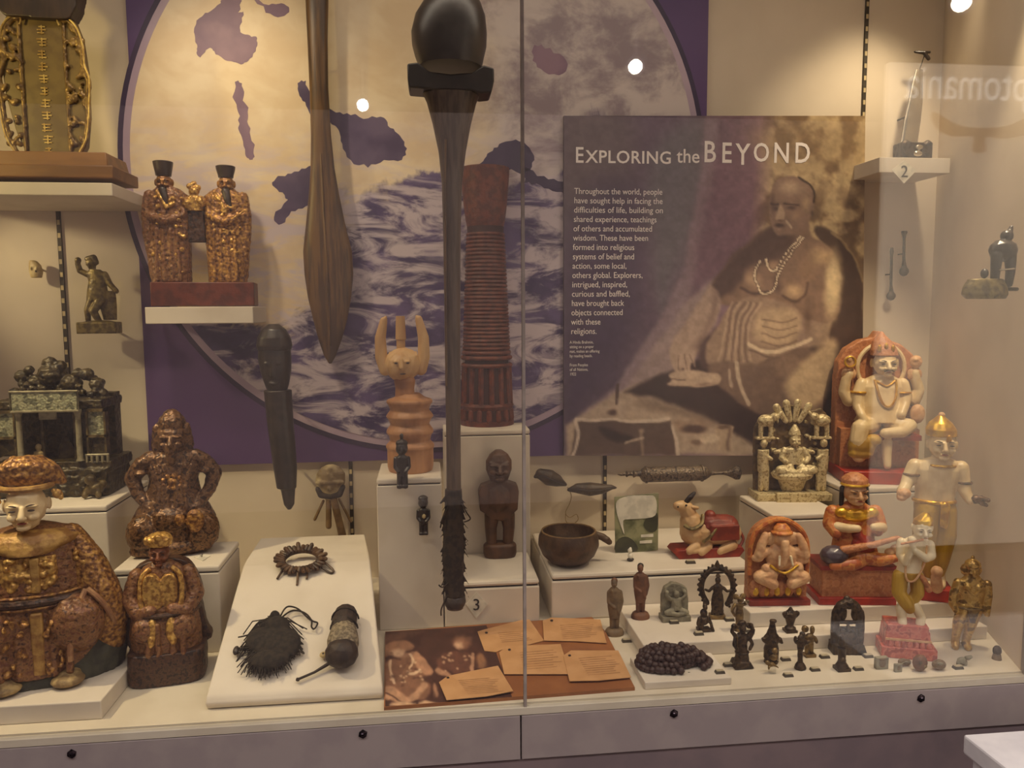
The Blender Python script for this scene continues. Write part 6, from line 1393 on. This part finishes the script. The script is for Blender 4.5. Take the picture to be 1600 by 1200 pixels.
# ---- right wall: shelf 2, spoons, dark figure
YR = .60
f = Fig('wall_shelf', 'short white shelf with the number 2 sign on the right', 'shelf', 1428, 271, Y=.52, group='white wall shelves')
f.part('board', 'plinth_paint').box(1370,247,1488,270,0,-110).done(.001)
sign('white diamond sign numbered 2 on the short right shelf', '2', [(1393,266),(1412,251),(1432,266),(1412,287)], Y=.515, tp=(1406,277), size=26)
f = Fig('dark_box_carving', 'small dark box shaped carving with pale centre on the short right shelf', 'carving', 1433, 247, Y=.54, dc=-14)
p = f.part('body', 'bronze_dark', 1.2); p.box(1408,222,1460,247,12,-12).ell(1416,226,8,8,10,5).ell(1452,226,8,8,10,5); p.done()
p = f.part('pale_figure', 'glint_silver', 1); p.ell(1436,230,7,4,14,3).ell(1434,240,8,5,14,4); p.done()
f = Fig('silver_dagger', 'tall narrow silvery dagger mounted behind the dark box carving', 'dagger', 1420, 225, Y=.60, dc=0)
p = f.part('blade', 'glint_silver'); p.loft([(225,1420,14,0,5),(190,1424,14,0,5),(160,1428,12,0,4),(130,1430,9,0,3),(112,1432,6,0,2)], 16); p.done()
f.part('clip', 'black_wood').cap([(1424,86,0,2),(1436,88,4,3),(1444,97,4,3)]).cap([(1424,86,0,2),(1448,86,0,2)]).done()
f.part('wire', 'strip_dark').tube([(1432,114,0),(1438,92,2)], .8, 5).done()
f.part('wall_pin', 'strip_dark').cap([(1424,180,-4,1.6),(1424,180,-44,1.6)]).done()
for (x, y0, y1, r, lab) in ((1412,362,432,8,'upper dark ceremonial spoon with flared end on the right wall'), (1392,388,470,7.5,'lower dark ceremonial spoon with thin handle on the right wall')):
    f = Fig('ceremonial_spoon', lab, 'spoon', x, y1, Y=.635, dc=0, group='hanging spoons')
    f.part('bowl', 'bronze_dark', .8).cap([(x,y1-r,0,r),(x,y1-2.2*r,0,r*.4)], .6).done()
    p = f.part('handle', 'bronze_dark'); p.cap([(x,y1-2*r,0,r*.45),(x-1,y1-3.2*r,0,r*.28),(x-2,y0+12,0,2)]); p.done()
    f.part('finial', 'bronze_dark').lathe(x-2, [(y0+12,2),(y0+6,3),(y0+3,4.4 if x > 1400 else 2.4),(y0,4.4 if x > 1400 else 2)]).done()
    f.part('wall_pin', 'strip_dark').cap([(x-1,(y0+y1)/2,-2,1),(x-1,(y0+y1)/2,-20,1)]).done()
f = Fig('dark_bear_like_figure', 'dark bronze hunched figure on an oval base, mounted at the far right', 'figurine', 1542, 467, Y=.05, dc=0)
p = f.part('base', 'olive_bronze', 1.3); p.loft([(467,1540,32,0,16),(460,1538,38,0,18),(448,1538,36,0,17),(436,1538,28,0,14)], 24); p.done()
p = f.part('body', 'black_wood', 1.2); p.ell(1565,392,23,18,0,16).ell(1570,370,10,10,0,9).cap([(1574,364,0,5),(1577,356,0,3)]).cap([(1552,400,4,9),(1549,425,6,7),(1550,444,4,6)]).cap([(1576,402,2,9),(1576,425,4,7),(1574,444,4,6)]).ell(1531,428,6,8,6,6); p.done()
f.part('belt', 'glint_silver').cap([(1550,423,14,1.4),(1574,421,14,1.4)]).done()
f.part('wall_pin', 'strip_dark').cap([(1565,452,0,3),(1592,452,0,3)]).done()

# ---- white painted bench corner below the case
P = aty(1505, 1147, -.10); s_ = mpp(P)
e = bpy.data.objects.new('white_bench', None); col.objects.link(e); e.location = (P.x+.35, -.2, 0); tag(e, 'white painted wooden bench corner below the case front', 'bench')
cx = e.location.x
boxobj('top_board', P.x-cx, .5, .10-.0-.30+.3, .18, P.z-.028, P.z, 'white_lacquer', e, .004) if 0 else None
boxobj('top_board', P.x-cx, .45, -.18, .10, P.z-.034, P.z, 'white_lacquer', e, .004)
boxobj('apron', P.x-cx+.012, .43, -.168, .09, P.z-.12, P.z-.034, 'white_lacquer', e, .002)
for x in (P.x-cx+.02, .38):
    for y in (-.16, .05): boxobj('leg', x, x+.05, y, y+.035, 0, P.z-.12, 'white_lacquer', e)
bake_all()
